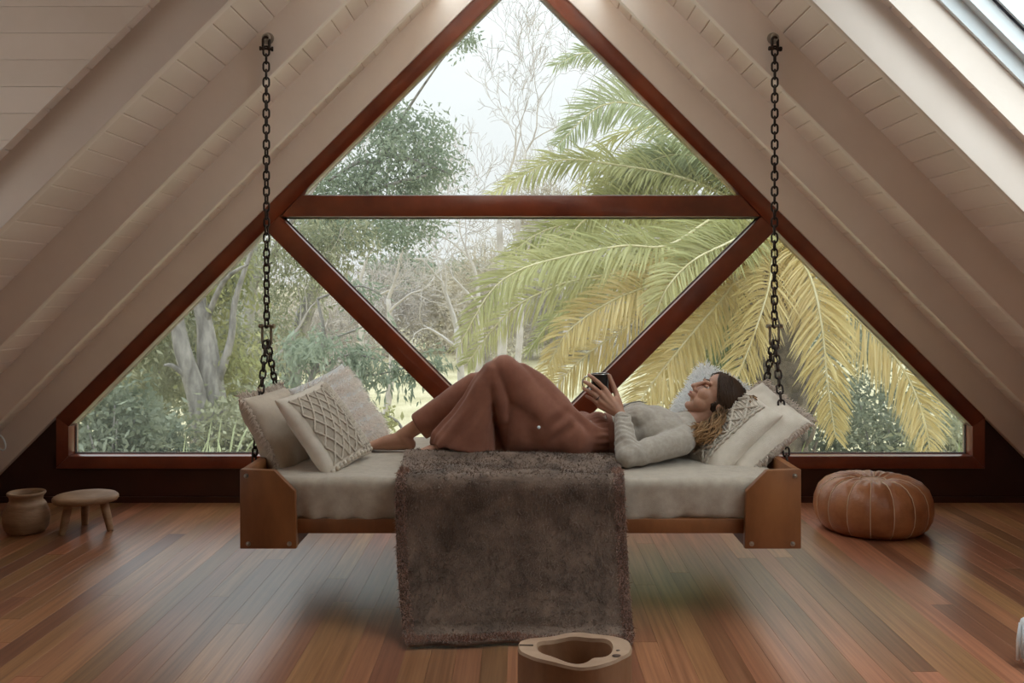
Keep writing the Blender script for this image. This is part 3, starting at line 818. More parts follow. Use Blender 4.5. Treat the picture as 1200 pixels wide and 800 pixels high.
strip(mb, ringpts(lambda q: log_r(q)*.97,.0), ringpts(log_r,.06)); strip(mb, ringpts(log_r,.06), ringpts(lambda q: log_r(q)*1.0,0,lambda q: zt(q)-.008))
o = mb.build('log_wall', M['log'], lg, angle=60)
mb = MB(); strip(mb, ringpts(lambda q: log_r(q),0,lambda q: zt(q)-.008), ringpts(lambda q: log_r(q)*.975,0,zt)); strip(mb, ringpts(lambda q: log_r(q)*.975,0,zt), ringpts(lambda q: hole_r(q)*1.03,0,lambda q: zt(q)-.001)); strip(mb, ringpts(lambda q: hole_r(q)*1.03,0,lambda q: zt(q)-.001), ringpts(hole_r,0,lambda q: zt(q)-.012))
mb.build('cut_rim', M['log_top'], lg, angle=60)
mb = MB(); strip(mb, ringpts(hole_r,0,lambda q: zt(q)-.012), ringpts(lambda q: hole_r(q)*.9,.07)); b = len(mb.v); mb.v += ringpts(lambda q: hole_r(q)*.9,.07); mb.f.append(tuple(range(b,b+NQ)))
mb.build('hollow', M['log'], lg, angle=60)
kn = MB()
for x,y,r_ in ((-.128,-.012,.007),(.118,-.055,.011),(.126,-.02,.006)): kn.ball(lc+Vector((x,y,LH-.001)),(r_*1.2,r_*.8,.003),10,6)
kn.build('knots', M['gap'], lg)
MB().box(tuple(lc+Vector((-.158,.004,LH-.004))),tuple(lc+Vector((-.118,.010,LH+.0065)))).build('split', M['gap'], lg, smooth=False)
# ---- white tasselled floor cushion at the right
wc = Vector((2.05,3.10,0))
fc = thing('floor_cushion','white woolly floor cushion with hanging tassels at the right','floor cushion',wc)
pw = Pad(wc+Vector((0,0,.13)), (Vector((.80,.60,0)),Vector((-.60,.80,0)),Vector((0,0,1))), .50,.50,.22,.05,.01,seed=12)
pw.build('cover', M['white_wool'], fc)
ts = MB(); rr = random.Random(6)
for e in range(2):
    for i in range(9):
        q = -1+i/4; p = pw.pt(-1 if e==0 else q, q if e==0 else -1, 1); out = (p-wc); out.z = 0; out.normalize(); p = p+Vector((0,0,.02))
        ts.ball(p+out*.012,(.022,.022,.020),8,6)
        for j in range(7):
            a = rr.uniform(0,6.28); q_ = Vector((math.cos(a)*.010,math.sin(a)*.010,0)); b0 = p+out*.022+q_
            ts.loft([b0, b0+Vector((0,0,-.06))+q_*.6, Vector((b0.x,b0.y,max(.006,b0.z-.125)))+q_*.9],[.006,.008,.005],5)
ts.build('tassels', M['white_wool'], fc, angle=180)['kind'] = 'stuff'
# ------------------------------------------------------------------ the woman lying on the daybed
def skinmat(name, c, c2):
    m = mat(name, c, c2, .5, 14, bump=.06, bscale=160); b = m.node_tree.nodes['Principled BSDF']
    b.inputs['Subsurface Weight'].default_value = .12; b.inputs['Subsurface Radius'].default_value = (.012,.005,.003); b.inputs['Subsurface Scale'].default_value = 1; return m
M['skin'] = skinmat('skin', (.41,.20,.125), (.48,.245,.155))
M['lip'] = skinmat('lips', (.33,.12,.095), (.36,.14,.11))
M['shirt'] = mat('heather_knit', (.36,.295,.235), (.44,.37,.30), .9, 60, bump=.25, bscale=500, sheen=.25)
M['rust'] = mat('rust_linen', (.225,.075,.040), (.29,.105,.058), .85, 12, bump=.25, bscale=420, sheen=.15)
M['seam'] = mat('dark_seam', (.10,.09,.08), None, .8)
M['enamel'] = mat('black_enamel', (.018,.018,.018), None, .22)
M['rim'] = mat('steel_rim', (.55,.53,.50), None, .25, metal=1)
M['eye_white'] = mat('eye_white', (.7,.68,.65), None, .2)
M['iris'] = mat('iris', (.05,.04,.035), None, .15)
M['brow'] = mat('brow_hair', (.06,.035,.022), None, .8)
M['tea'] = mat('black_tea', (.03,.012,.006), None, .08)
def hairmat():
    m, n, b = nodes('brown_to_blond_hair'); L = n.links.new
    at_ = N(n,'ShaderNodeAttribute'); at_.attribute_name = 'along'
    rp = N(n,'ShaderNodeValToRGB'); e = rp.color_ramp.elements; e[0].color = (.045,.022,.011,1); e[1].color = (.42,.23,.10,1); e[0].position = .25; e[1].position = .9
    nz_ = N(n,'ShaderNodeTexNoise', Scale=60.0, Detail=3.0); mx = N(n,'ShaderNodeMath', operation='MULTIPLY_ADD'); mx.inputs[1].default_value = .35; L(nz_.outputs['Fac'], mx.inputs[0])
    sb = N(n,'ShaderNodeMath', operation='SUBTRACT'); sb.inputs[1].default_value = .17; L(at_.outputs['Fac'], sb.inputs[0]); L(sb.outputs[0], mx.inputs[2])
    L(mx.outputs[0], rp.inputs['Fac']); L(rp.outputs['Color'], b.inputs['Base Color']); b.inputs['Roughness'].default_value = .55; b.inputs['Specular IOR Level'].default_value = .25; return m
M['hair'] = hairmat()

wm = thing('person','person lying on the daybed in beige knit top and rust wide trousers, holding a mug','person',(.2,4.08,MT))
V3 = Vector
YC = 4.09
# joints
hipN, hipF = V3((.225,3.995,.632)), V3((.225,4.175,.632))
knN, knF = V3((-.079,3.965,.938)), V3((-.180,4.20,.850))
anN, anF = V3((-.300,3.985,.615)), V3((-.528,4.205,.612))
toN, toF = V3((-.505,3.940,.572)), V3((-.712,4.205,.570))
shN, shF = V3((.665,3.935,.632)), V3((.675,4.245,.640))
elN, elF = V3((.432,3.795,.590)), V3((.405,4.345,.592))
wrN = at(729,487,3.945); wrF = V3((.20,4.335,.585))
# head frame
HC = V3((.846,4.085,.786)); hu = V3((.69,0,.72)).normalized(); hf = V3((-.72,-.06,.69)); hf = (hf-hu*hf.dot(hu)).normalized(); hs = hu.cross(hf)   # hs: away from or towards the viewer
if hs.y > 0: hs = -hs          # hs points to the viewer's side (her left)
def H(f,s,u): return HC+hf*f+hs*s+hu*u
HA = (hf,hs,hu)
body = MB()
# torso
tors = [(.20,.628,.085,.150),(.27,.628,.092,.165),(.33,.630,.088,.150),(.39,.634,.083,.128),(.46,.642,.094,.135),(.53,.650,.104,.148),(.60,.650,.098,.160),(.66,.648,.080,.165),(.70,.655,.055,.13)]
body.capsule([V3((x,YC,z)) for x,z,a,b in tors], [(b,a) for x,z,a,b in tors], 24, ref=(0,1,0))
for s in (-1,1): body.ball((.505,YC+s*.072,.705),(.070,.066,.056),16,10)
# neck
nb = V3((.715,YC,.668)); ht = H(-.015,0,-.055)
body.capsule([nb-V3((.03,0,.0)), nb*.5+ht*.5+V3((0,0,-.002)), ht],[.062,.052,.052],18)
# skull and face
body.ball(H(-.012,0,.022),(.096,.076,.092),24,16,HA)
body.ball(H(.030,0,-.015),(.056,.062,.088),20,14,HA)
body.capsule([H(.0,0,-.062),H(.05,0,-.088)],[(.052,.040),(.032,.026)],16,ref=hs)
body.ball(H(.070,0,-.098),(.021,.024,.018),14,10,HA)         # chin
body.ball(H(.041,0,.055),(.045,.060,.048),18,12,HA)          # forehead
body.capsule([H(.092,0,.020),H(.103,0,.000),H(.115,0,-.022)],[(.008,.008),(.010,.010),(.0125,.012)],12)  # nose bridge to tip
body.ball(H(.117,0,-.024),(.011,.012,.0095),12,8,HA)
for s in (-1,1):
    body.ball(H(.101,s*.012,-.030),(.011,.009,.0085),12,8,HA)
    body.ball(H(.064,s*.034,-.020),(.030,.026,.032),14,10,HA); body.ball(H(.046,s*.028,-.055),(.038,.030,.038),14,10,HA) # cheek and jaw
    body.ball(H(.084,s*.030,.030),(.014,.028,.0085),12,8,HA)  # brow ridge
    body.ball(H(-.012,s*.077,-.010),(.020,.009,.030),12,8,HA) # ear
body.ball(H(.088,0,-.052),(.018,.025,.018),12,8,HA)           # mouth mound
body.ball(H(.1035,0,-.051),(.0085,.020,.0058),12,8,HA); body.ball(H(.101,0,-.0625),(.0085,.018,.0062),12,8,HA)
# arms
body.capsule([shN-V3((.0,-.03,0)),shN,(shN+elN)/2,elN],[.048,.046,.040,.034],16)
body.capsule([elN,elN*.6+wrN*.4,elN*.2+wrN*.8,wrN],[.034,.036,.027,(.026,.020)],16,ref=(1,0,0))
body.capsule([shF,(shF+elF)/2,elF],[.046,.040,.034],14); body.capsule([elF,elF*.6+wrF*.4,wrF],[.034,.034,.022],14)
# legs
for h_,k_,a_ in ((hipN,knN,anN),(hipF,knF,anF)):
    body.capsule([h_,h_*.7+k_*.3,h_*.3+k_*.7,k_],[.085,.078,.060,.050],16)
    c_ = (a_-k_).normalized(); back = V3((c_.z,0,-c_.x)); back = back if back.z < 0 else -back
    body.capsule([k_,k_*.72+a_*.28+back*.014,k_*.4+a_*.6+back*.006,a_],[.050,.052,.038,.032],16)
# feet
def foot(an, toe, side, s):
    d = (toe-an); d.z = 0; d.normalize(); lat = V3((-d.y,d.x,0))
    heel = V3((an.x,an.y,MT+.032))-d*.035
    body.capsule([an, an*.5+heel*.5, heel],[.032,.034,.028],14)
    mid = V3((an.x,an.y,MT+.045))+d*.07; ball_ = V3((an.x,an.y,MT+.026))+d*.135
    body.capsule([an+d*.005+V3((0,0,-.012)), mid, ball_],[(.032,.034),(.036,.026),(.042,.018)],14,ref=tuple(lat))
    body.capsule([heel, V3((an.x,an.y,MT+.024))+d*.06, ball_],[(.027,.026),(.028,.018),(.040,.017)],14,ref=tuple(lat))
    for i,(o_,l,r_) in enumerate(((-.030,.052,.0125),(-.011,.050,.0090),(.005,.045,.0085),(.020,.040,.008),(.033,.033,.0075))):
        b0 = ball_+lat*o_*s; body.capsule([b0, b0+d*l*.6+V3((0,0,.001)), b0+d*l+V3((0,0,-.008))],[r_,r_,r_*.9],10)
foot(anF, toF, 0, 1); foot(anN, toN, 0, -1)
# --- hands. near (left) hand round the mug
mugc = at(703,450,4.030); mugc.z = .860; MR = .0385
kI,kM,kR,kP = at(708,455,3.985), at(705,462,3.978), at(703,469,3.978), at(703,476,3.984)
palm0 = wrN
for kn_,r_ in ((kI,.0125),(kM,.013),(kR,.0125),(kP,.0115)):
    body.capsule([palm0+(kn_-palm0)*.05, palm0+(kn_-palm0)*.5+V3((0,-.004,0)), kn_],[.017,.0155,r_],12)
body.capsule([palm0, (palm0+kI)/2+V3((.012,.01,.004))],[.018,.019],12)
fing = [ (kI,[at(701,448,3.972),at(694,442,3.980),at(690,439,3.996)],.0098),
         (kM,[at(697,455,3.966),at(689,449,3.975),at(685,447,3.992)],.0100),
         (kR,[at(696,462,3.968),at(688,457,3.977),at(684,455,3.992)],.0095),
         (kP,[at(697,470,3.975),at(691,466,3.983),at(687,464,3.995)],.0085)]
for kn_,ps,r_ in fing: body.capsule([kn_]+ps,[r_*1.12,r_*1.04,r_*.95,r_*.82],12)
th0 = palm0+(kI-palm0)*.30+V3((.016,.008,0)); body.capsule([th0, at(722,461,3.995), at(718,450,4.000), at(714,440,4.006)],[.0150,.0128,.0108,.0092],12)
# far hand lying open on the sheet
d_ = V3((-1,0,0)); pc_ = wrF+d_*.045
body.capsule([wrF,pc_,wrF+d_*.085],[(.024,.018),(.036,.015),(.038,.013)],14,ref=(0,1,0))
for i,(o_,l) in enumerate(((-.028,.07),(-.010,.08),(.009,.075),(.027,.058))):
    b0 = wrF+d_*.09+V3((0,o_,0)); body.capsule([b0,b0+d_*l*.5+V3((0,0,.006)),b0+d_*l+V3((0,0,-.010))],[.0092,.0088,.0075],10)
b0 = wrF+d_*.03+V3((0,-.03,0)); body.capsule([b0,b0+V3((-.03,-.022,.002)),b0+V3((-.058,-.03,-.004))],[.012,.0105,.009],10)
bme = remesh(body, .0032, 8, .5)
place_mesh('body', bme, M['skin'], wm)
# face details
for s in (1,-1):
    EC = H(.0755,s*.031,.0085)
    MB().ball(EC,(.0112,.0112,.0112),14,10,HA).build('eye', M['eye_white'], wm, angle=180)
    MB().ball(EC+hf*.0075,(.0046,.0050,.0050),12,8,HA).build('iris', M['iris'], wm, angle=180)
    for nm,q0,q1 in (('upper_eyelid',-2,85),('lower_eyelid',-85,-24)):
        ld = MB(); ld.grid(lambda a,b: EC+hf*(.0125*math.cos(R(q0+(q1-q0)*b))*math.cos((a-.5)*2.8))+hs*(.0125*math.sin((a-.5)*2.8))+hu*(.0125*math.sin(R(q0+(q1-q0)*b))*math.cos((a-.5)*1.2)), 12, 8)
        ld.build(nm, M['skin'], wm, angle=180, fix=False)
    MB().loft([EC+hf*(.0135*math.cos(q))+hs*(.0135*math.sin(q))-hu*(.0006+.001*abs(q)) for q in [-1.2+2.4*i/10 for i in range(11)]],.0014,6).build('lashes', M['brow'], wm, angle=180)
    MB().loft([H(.0985-.00*i-.35*(i*.004)**1.0*.9,s*(.012+i*.0065),.0335+.0012*min(i,4)-.0012*max(0,i-4)) for i in range(7)],[(.0012,.0030)]*6+[(.0008,.001)],6).build('eyebrow', M['brow'], wm, angle=180)
lp = MB().ball(H(.1055,0,-.051),(.0072,.0185,.0046),14,8,HA); lp.ball(H(.1030,0,-.0622),(.0074,.0165,.0052),14,8,HA); lp.build('lips', M['lip'], wm, angle=180)
rg = MB(); c_ = kR*.55+fing[2][1][0]*.45; t_ = (fing[2][1][0]-kR).normalized(); a_ = t_.orthogonal().normalized(); b_ = t_.cross(a_)
rg.loft([c_+(a_*math.cos(q)+b_*math.sin(q))*.0112 for q in [2*math.pi*i/20 for i in range(20)]],.0016,6,close=True).build('ring', M['enamel'], wm)

# --- long sleeved knit top
sh_ = MB()
ts = [(.30,.630,.094,.158),(.36,.633,.090,.142),(.41,.637,.089,.138),(.47,.646,.102,.146),(.53,.655,.112,.158),(.60,.655,.106,.170),(.66,.652,.086,.172),(.695,.660,.064,.14)]
sh_.capsule([V3((x,YC,z)) for x,z,a,b in ts],[(b,a) for x,z,a,b in ts],28,ref=(0,1,0))
for s in (-1,1): sh_.ball((.505,YC+s*.072,.712),(.078,.072,.060),18,12)
sh_.capsule([nb-V3((.035,0,.008)), nb+V3((.008,0,.012))],[(.082,.070),(.066,.062)],20,ref=(0,1,0))
sh_.capsule([shN+V3((.015,.04,.005)),shN,shN*.55+elN*.45,elN+V3((0,0,.004))],[.062,.060,.054,.047],20)
cuf = elN*.10+wrN*.90
sh_.capsule([elN+V3((0,0,.004)),elN*.7+wrN*.3,elN*.35+wrN*.65,cuf],[.047,.047,.042,.037],20)
sh_.capsule([shF,(shF+elF)/2,elF,elF*.3+wrF*.7],[.058,.052,.045,.036],16)
sme = remesh(sh_, .005, 8, .5); V,Nn = mesh_np(sme)
# sleeve folds: rings round the forearm and elbow, pulls across the chest
def seg_t(V,a,b): a=np.array(a);b=np.array(b);d=b-a;t=((V-a)@d)/(d@d);dist=np.linalg.norm(V-(a+np.clip(t,0,1)[:,None]*d),axis=1);return t,dist
t,d = seg_t(V,elN,wrN); w_ = np.clip(1-d/.075,0,1)*np.clip(t*4,0,1)
disp = .0042*np.sin(t*46+2.2*np.sin(V[:,0]*45+V[:,1]*31))*w_**.5*(.55+.45*vnoise(V,30,3,2))
t2,d2 = seg_t(V,shN,elN); w2 = np.clip(1-d2/.085,0,1)
disp += .0040*np.sin(t2*21+1.8*np.sin(V[:,2]*40)+V[:,2]*30)*w2**.5*np.clip(t2*1.6-.2,0,1)
chest = np.exp(-((V[:,0]-.45)/.07)**2)*np.clip((V[:,2]-.60)/.05,0,1)
disp += .0035*np.sin(V[:,0]*85+V[:,2]*40+2*np.sin(V[:,1]*20))*chest + .0015*vnoise(V,40,6,2)
set_np(sme, V+Nn*disp[:,None]); place_mesh('knit_top', sme, M['shirt'], wm)
t_,_ = seg_t(np.array([list(cuf)]),elN,wrN)
ax_ = (wrN-elN).normalized()
cf = MB().loft([cuf-ax_*.006,cuf+ax_*.010,cuf+ax_*.012,cuf+ax_*.004],[.0375,.0365,.033,.031],20).build('cuff', M['shirt'], wm)
sm = MB(); sm.loft([(.388,4.04,.735),(.42,4.05,.752),(.47,4.06,.777),(.51,4.07,.783),(.545,4.08,.776)],.0022,6); sm.build('neckline_seam', M['seam'], wm, angle=180)

# --- wide rust trousers
tr = MB()
pel = [(.145,.622,.080,.130),(.20,.630,.096,.168),(.27,.632,.099,.176),(.33,.633,.096,.164),(.375,.634,.092,.148)]
tr.capsule([V3((x,YC,z)) for x,z,a,b in pel],[(b,a) for x,z,a,b in pel],28,ref=(0,1,0))
def lerp(a,b,t): return a*(1-t)+b*t
# thighs
for h_,k_ in ((hipN,knN),(hipF,knF)):
    dn = V3((-.55,0,-.83))
    tr.capsule([h_,lerp(h_,k_,.3)+dn*.008,lerp(h_,k_,.65)+dn*.010,lerp(h_,k_,.97)],[(.104,.098),(.100,.098),(.080,.084),(.062,.064)],24,ref=(0,1,0))
# cloth of the near thigh hangs straight down to the bed
zb = MT+.012
cl = [(-.055,.955,.050),(-.025,.960,.066),(.03,.920,.080),(.09,.868,.088),(.15,.815,.092),(.21,.755,.094),(.25,.72,.090)]
tr.capsule([V3((x,3.985,(zt_+zb)/2)) for x,zt_,a in cl],[(a,(zt_-zb)/2) for x,zt_,a in cl],28,ref=(0,1,0))
# near shin: the wide leg falls from the knee and flares to the hem
fl_ = [(583,424,3.965,.020,.03),(579,431,3.965,.042,.055),(568,450,3.965,.056,.068),(562,470,3.968,.068,.076),(553,495,3.97,.098,.086),(544,518,3.975,.136,.094),(543,525,3.975,.140,.096)]
tr.loft([at(a,b,c) for a,b,c,_,_ in fl_],[(e,d) for _,_,_,d,e in fl_],28,ref=(0,1,0))
# far shin: straighter leg, cuff above the ankle
tr.loft([knF+V3((.02,0,.03)),knF,lerp(knF,anF,.35)+V3((.0,0,-.006)),lerp(knF,anF,.62)+V3((.004,0,-.008)),lerp(knF,anF,.80)+V3((.006,0,-.006))],[(.03,.03),(.060,.062),(.066,.068),(.062,.066),(.060,.064)],24,ref=(0,1,0))
tr.capsule([at(579,434,3.955),at(582,450,3.952),at(587,470,3.955),at(590,490,3.96)],[(.05,.03),(.06,.036),(.055,.036),(.04,.03)],16,ref=(0,1,0))
tr.capsule([at(586,442,4.03),at(590,480,4.03),at(592,524,4.03)],[(.05,.05),(.05,.06),(.05,.07)],16,ref=(0,1,0))
tme = remesh(tr, .006, 10, .5); V,Nn = mesh_np(tme)
disp = np.zeros(len(V))
t,d = seg_t(V,knN,anN); w_ = np.clip(1-d/.16,0,1)*np.clip(t*1.4,0,1)
ang = np.arctan2(V[:,1]-3.97, (V[:,0]-(knN.x+(anN.x-knN.x)*t)))
disp += (.009*np.sin(ang*6+1.1)+.005*np.sin(ang*11+t*4))*w_
cur = np.exp(-((V[:,0]-.06)/.10)**2)*np.clip((.80-V[:,2])/.12,0,1); disp += .006*np.sin(V[:,0]*42+V[:,2]*14)*cur
t2,d2 = seg_t(V,hipN,knN); w2 = np.clip(1-d2/.14,0,1)
disp += .0045*np.sin(t2*9+V[:,1]*38+1.2)*w2*np.clip(1-abs(t2-.5)*1.2,0,1)
waist = np.exp(-((V[:,0]-.285)/.075)**2)*np.clip((V[:,2]-.58)/.08,0,1)
disp += .0075*np.sin(V[:,0]*70+V[:,2]*46+2.4*np.sin(V[:,1]*17+V[:,2]*20))*waist
crotch = np.exp(-(((V[:,0]-.17)/.06)**2+((V[:,2]-.70)/.06)**2)); disp += .008*np.sin(V[:,0]*60-V[:,2]*75)*crotch
gather = np.exp(-((V[:,0]-.345)/.03)**2); disp += .0030*np.sin(np.arctan2(V[:,2]-.634,V[:,1]-YC)*34)*gather
disp += .0022*vnoise(V,28,9,2)
V = V+Nn*disp[:,None]; V[:,2] = np.maximum(V[:,2], MT+.006)
set_np(tme, V); place_mesh('wide_trousers', tme, M['rust'], wm)
MB().loft([V3((.376+.003*math.sin(9*q),YC+.150*math.cos(q),.634+.094*math.sin(q))) for q in [2*math.pi*i/40 for i in range(40)]],(.0035),8,close=True).build('waistband', M['rust'], wm, angle=180) if False else None
wb_ = MB(); NB=48
wb_.loft([V3((.366,YC,.634)),V3((.370,YC,.634)),V3((.392,YC,.635)),V3((.394,YC,.635))],[(.140,.085),(.151,.0965),(.147,.0945),(.138,.084)],NB,ref=(0,1,0)); wb_.build('waistband', M['rust'], wm, angle=60)
bp_ = V3((.075,3.868,.700)); bt = MB().ball(bp_,(.007,.003,.007),12,8); bt.build('button', M['alu'], wm)
for i,(dx,dz) in enumerate(((0,.0),(.055,-.022))): pass

# --- hair: dark crown, blond lengths over the pillow
hair = MB(); along = []
def lock(pts, rad, a0, a1, n=6):
    b = len(hair.v); hair.loft(pts, rad, n); m_ = len(pts)
    along.extend([a0+(a1-a0)*(i/(m_-1)) for i in range(m_) for _ in range(n)])
cap = MB(); cap.ball(H(-.012,0,.034),(.1045,.083,.0925),40,26,HA)
keep = [Vector(v) for v in cap.v]; ids = {}
def hairline(u): return .053+.60*(u-.055) if u > 0 else .020-.30*u
for f_ in cap.f:
    if all((keep[i]-HC).dot(hf) < hairline((keep[i]-HC).dot(hu))-.001 for i in f_):
        for i in f_:
            if i not in ids: ids[i] = len(hair.v); hair.v.append(tuple(keep[i])); along.append(.05)
        hair.f.append(tuple(ids[i] for i in f_))
rr = random.Random(12)
def ell(d, k=1.0): d = d.normalized(); return H(-.012+d[0]*.106*k, d[1]*.085*k, .034+d[2]*.095*k)
def ecoord(f,s,u): return V3(((f+.012)/.106, s/.085, (u-.034)/.095))
for i in range(560):
    u = rr.uniform(-.055,.122); f = hairline(u)-abs(rr.gauss(0,.022)); q = 1-((f+.012)/.106)**2-((u-.034)/.095)**2
    near_ = rr.random() < .68; s = math.sqrt(max(q,0.0))*.085*(1 if near_ else -1)
    if q < 0: s = rr.uniform(-.04,.05); near_ = s > 0
    d0 = ecoord(f,s,u).normalized(); d1 = ecoord(-.085,(.050+rr.uniform(-.02,.02))*(1 if near_ else -1),-.045+rr.uniform(-.03,.03)).normalized()
    K1 = 9; pts = [ell(d0*(1-a)+d1*a, .985+.05*math.sin(a*math.pi)+rr.uniform(0,.035)) for a in [k/(K1-1) for k in range(K1)]]
    if near_: tgt = V3((.755+rr.uniform(-.055,.05), 3.955+rr.uniform(-.02,.04), .662+rr.uniform(-.05,.035)))
    else: tgt = V3((.76+rr.uniform(-.03,.05), 4.19+rr.uniform(-.03,.03), .66+rr.uniform(-.03,.03)))
    p0 = pts[-1]; K2 = 8; ph = rr.uniform(0,6)
    for k in range(1,K2+1):
        a = k/K2; pts.append(p0*(1-a)+tgt*a+V3((.010*math.sin(a*8+ph),-.030*math.sin(a*math.pi)*(1 if near_ else -1),.010*math.sin(a*9+ph))))
    r_ = rr.uniform(.0030,.0050); r_ *= .8; nn = len(pts); lock(pts,[r_*.5]+[r_]*(nn-5)+[r_*.8,r_*.6,r_*.35,r_*.1],.0,rr.uniform(.85,1.1),5)
for i in range(150):   # lengths spread back over the diamond cushion
    d0 = V3((rr.uniform(-.95,-.2), rr.uniform(-.3,.9), rr.uniform(.1,.9))); p0 = ell(d0,.99); e = V3((.985+rr.uniform(-.02,.02), 4.03+rr.uniform(-.07,.10), .800+rr.uniform(-.02,.01)))
    m_ = ell(V3((-.95,rr.uniform(-.2,.7),.35)),1.08); pts = [p0]+spline([ell(d0*.6+V3((-.4,.2,.2)),1.04), m_, lerp(m_,e,.55)+V3((0,rr.uniform(-.01,.01),.022+rr.uniform(-.006,.006))), e],3)
    lock(pts,[.002]+[.0036]*(len(pts)-2)+[.001],.02,rr.uniform(.5,.9),5)
for i in range(90):   # loose waves in front of the near shoulder
    p0 = H(-.03+rr.uniform(-.03,.02), .078+rr.uniform(0,.012), rr.uniform(-.05,.0)); e = V3((.735+rr.uniform(-.035,.05), 3.93+rr.uniform(-.03,.03), .655+rr.uniform(-.04,.03)))
    pts=[]
    for k in range(9):
        a=k/8; pts.append(p0*(1-a)+e*a+V3((.012*math.sin(a*8+i),-.03*math.sin(a*3.14),.008*math.sin(a*9+i*1.7))))
    lock(pts,[.002]+[.0034]*4+[.003,.0024,.0016,.0005],.30,rr.uniform(.8,1.1),5)
ho = hair.build('hair', M['hair'], wm, angle=180, fix=False)
at_ = ho.data.attributes.new('along','FLOAT','POINT'); at_.data.foreach_set('value', along)

# --- enamel mug in her hand
mg = thing('enamel_mug','small black enamel mug with a steel rim held in the person\'s hand','mug',(mugc.x,mugc.y,.815))
mp_ = [(0,.0),(.033,.0),(.0365,.004),(.0375,.01),(.0375,.086),(.0385,.090),(.0355,.090),(.0350,.085),(.0350,.070),(0,.070)]
MB().lathe(mp_,(mugc.x,mugc.y,.815),32).build('cup', M['enamel'], mg, angle=50)
MB().loft([V3((mugc.x+.0375*math.cos(q),mugc.y+.0375*math.sin(q),.9055)) for q in [2*math.pi*i/36 for i in range(36)]],.0016,8,close=True).build('rim', M['rim'], mg)
MB().lathe([(0,.0705),(.0349,.0705),(.0349,.072),(0,.072)],(mugc.x,mugc.y,.815),24).build('drink', M['tea'], mg)
hd = [V3((mugc.x-.036,mugc.y,.893)),V3((mugc.x-.058,mugc.y-.004,.894)),V3((mugc.x-.074,mugc.y-.006,.876)),V3((mugc.x-.072,mugc.y-.006,.852)),V3((mugc.x-.056,mugc.y-.003,.837)),V3((mugc.x-.036,mugc.y,.838))]
MB().loft(spline(hd,5),[(.0055,.003)]*26,8,ref=(0,1,0)).build('handle', M['rim'], mg, angle=180)
# ------------------------------------------------------------------ the garden outside
GZ = -2.7
M['grass'] = mat('dry_lawn', (.42,.37,.20), (.66,.58,.38), .9, .6, bump=.6, bscale=6, detail=8)
def leafmat(name, a, b, tr=.35, sc=1.5): return mat(name, a, b, .55, sc, translucent=tr, spec=.3, contrast=(.3,.7), detail=6)
M['gum_leaf'] = leafmat('gum_leaves', (.22,.24,.13), (.62,.60,.42))
M['blue_leaf'] = leafmat('grey_green_leaves', (.17,.22,.14), (.46,.51,.38))
M['bush_leaf'] = leafmat('bush_leaves', (.10,.13,.075), (.48,.50,.38))
M['yellow_leaf'] = leafmat('yellow_green_leaves', (.30,.31,.11), (.60,.57,.28))
M['twig'] = mat('hazed_grey_twigs', (.42,.37,.33), (.66,.60,.55), .9, 1.2)  # pale dry twigs, the pale tone also stands for distance haze
M['tan_twig'] = mat('hazed_tan_scrub', (.42,.37,.28), (.66,.58,.46), .9, .8)  # dry scrub colour, kept pale with distance haze painted in
M['bark'] = mat('gum_bark', (.10,.088,.075), (.42,.38,.34), .85, 9, (1,1,.3), bump=.4, bscale=20, contrast=(.3,.62), detail=6)
M['pale_bark'] = mat('pale_bark', (.42,.38,.34), (.70,.66,.62), .85, 6, (1,1,.3), bump=.3)
M['palm_bark'] = mat('palm_trunk_fibre', (.10,.075,.055), (.30,.24,.18), .95, 6, bump=.6, bscale=18)
M['palm_a'] = leafmat('palm_leaflets_sage', (.36,.40,.20), (.60,.63,.40), .4, .9)
M['palm_b'] = leafmat('palm_leaflets_olive', (.38,.39,.15), (.68,.64,.34), .4, .9)
M['palm_c'] = leafmat('palm_leaflets_golden', (.60,.48,.18), (.86,.72,.40), .4, .9)
M['palm_d'] = leafmat('palm_leaflets_green', (.22,.30,.10), (.44,.50,.22), .4, .9)
M['rachis'] = mat('palm_rachis', (.62,.54,.28), (.78,.70,.45), .6, 3)

# lawn with the hillside behind
def gh(x, y): 
    return GZ + max(0,(y-60))*.05 + .12*math.sin(x*.13+1)*min(1,max(0,(y-14)/10)) + .04*math.sin(y*.4+x*.3)*min(1,max(0,(y-8)/6))
gm = MB().grid(lambda a,b: ((a-.5)*190, 6.5+b**1.7*150, gh((a-.5)*190, 6.5+b**1.7*150)), 60, 60)
g = gm.build('ground', M['grass'], angle=180, fix=False); tag(g,'dry pale green lawn rising to a hillside outside the window','lawn',kind='structure')

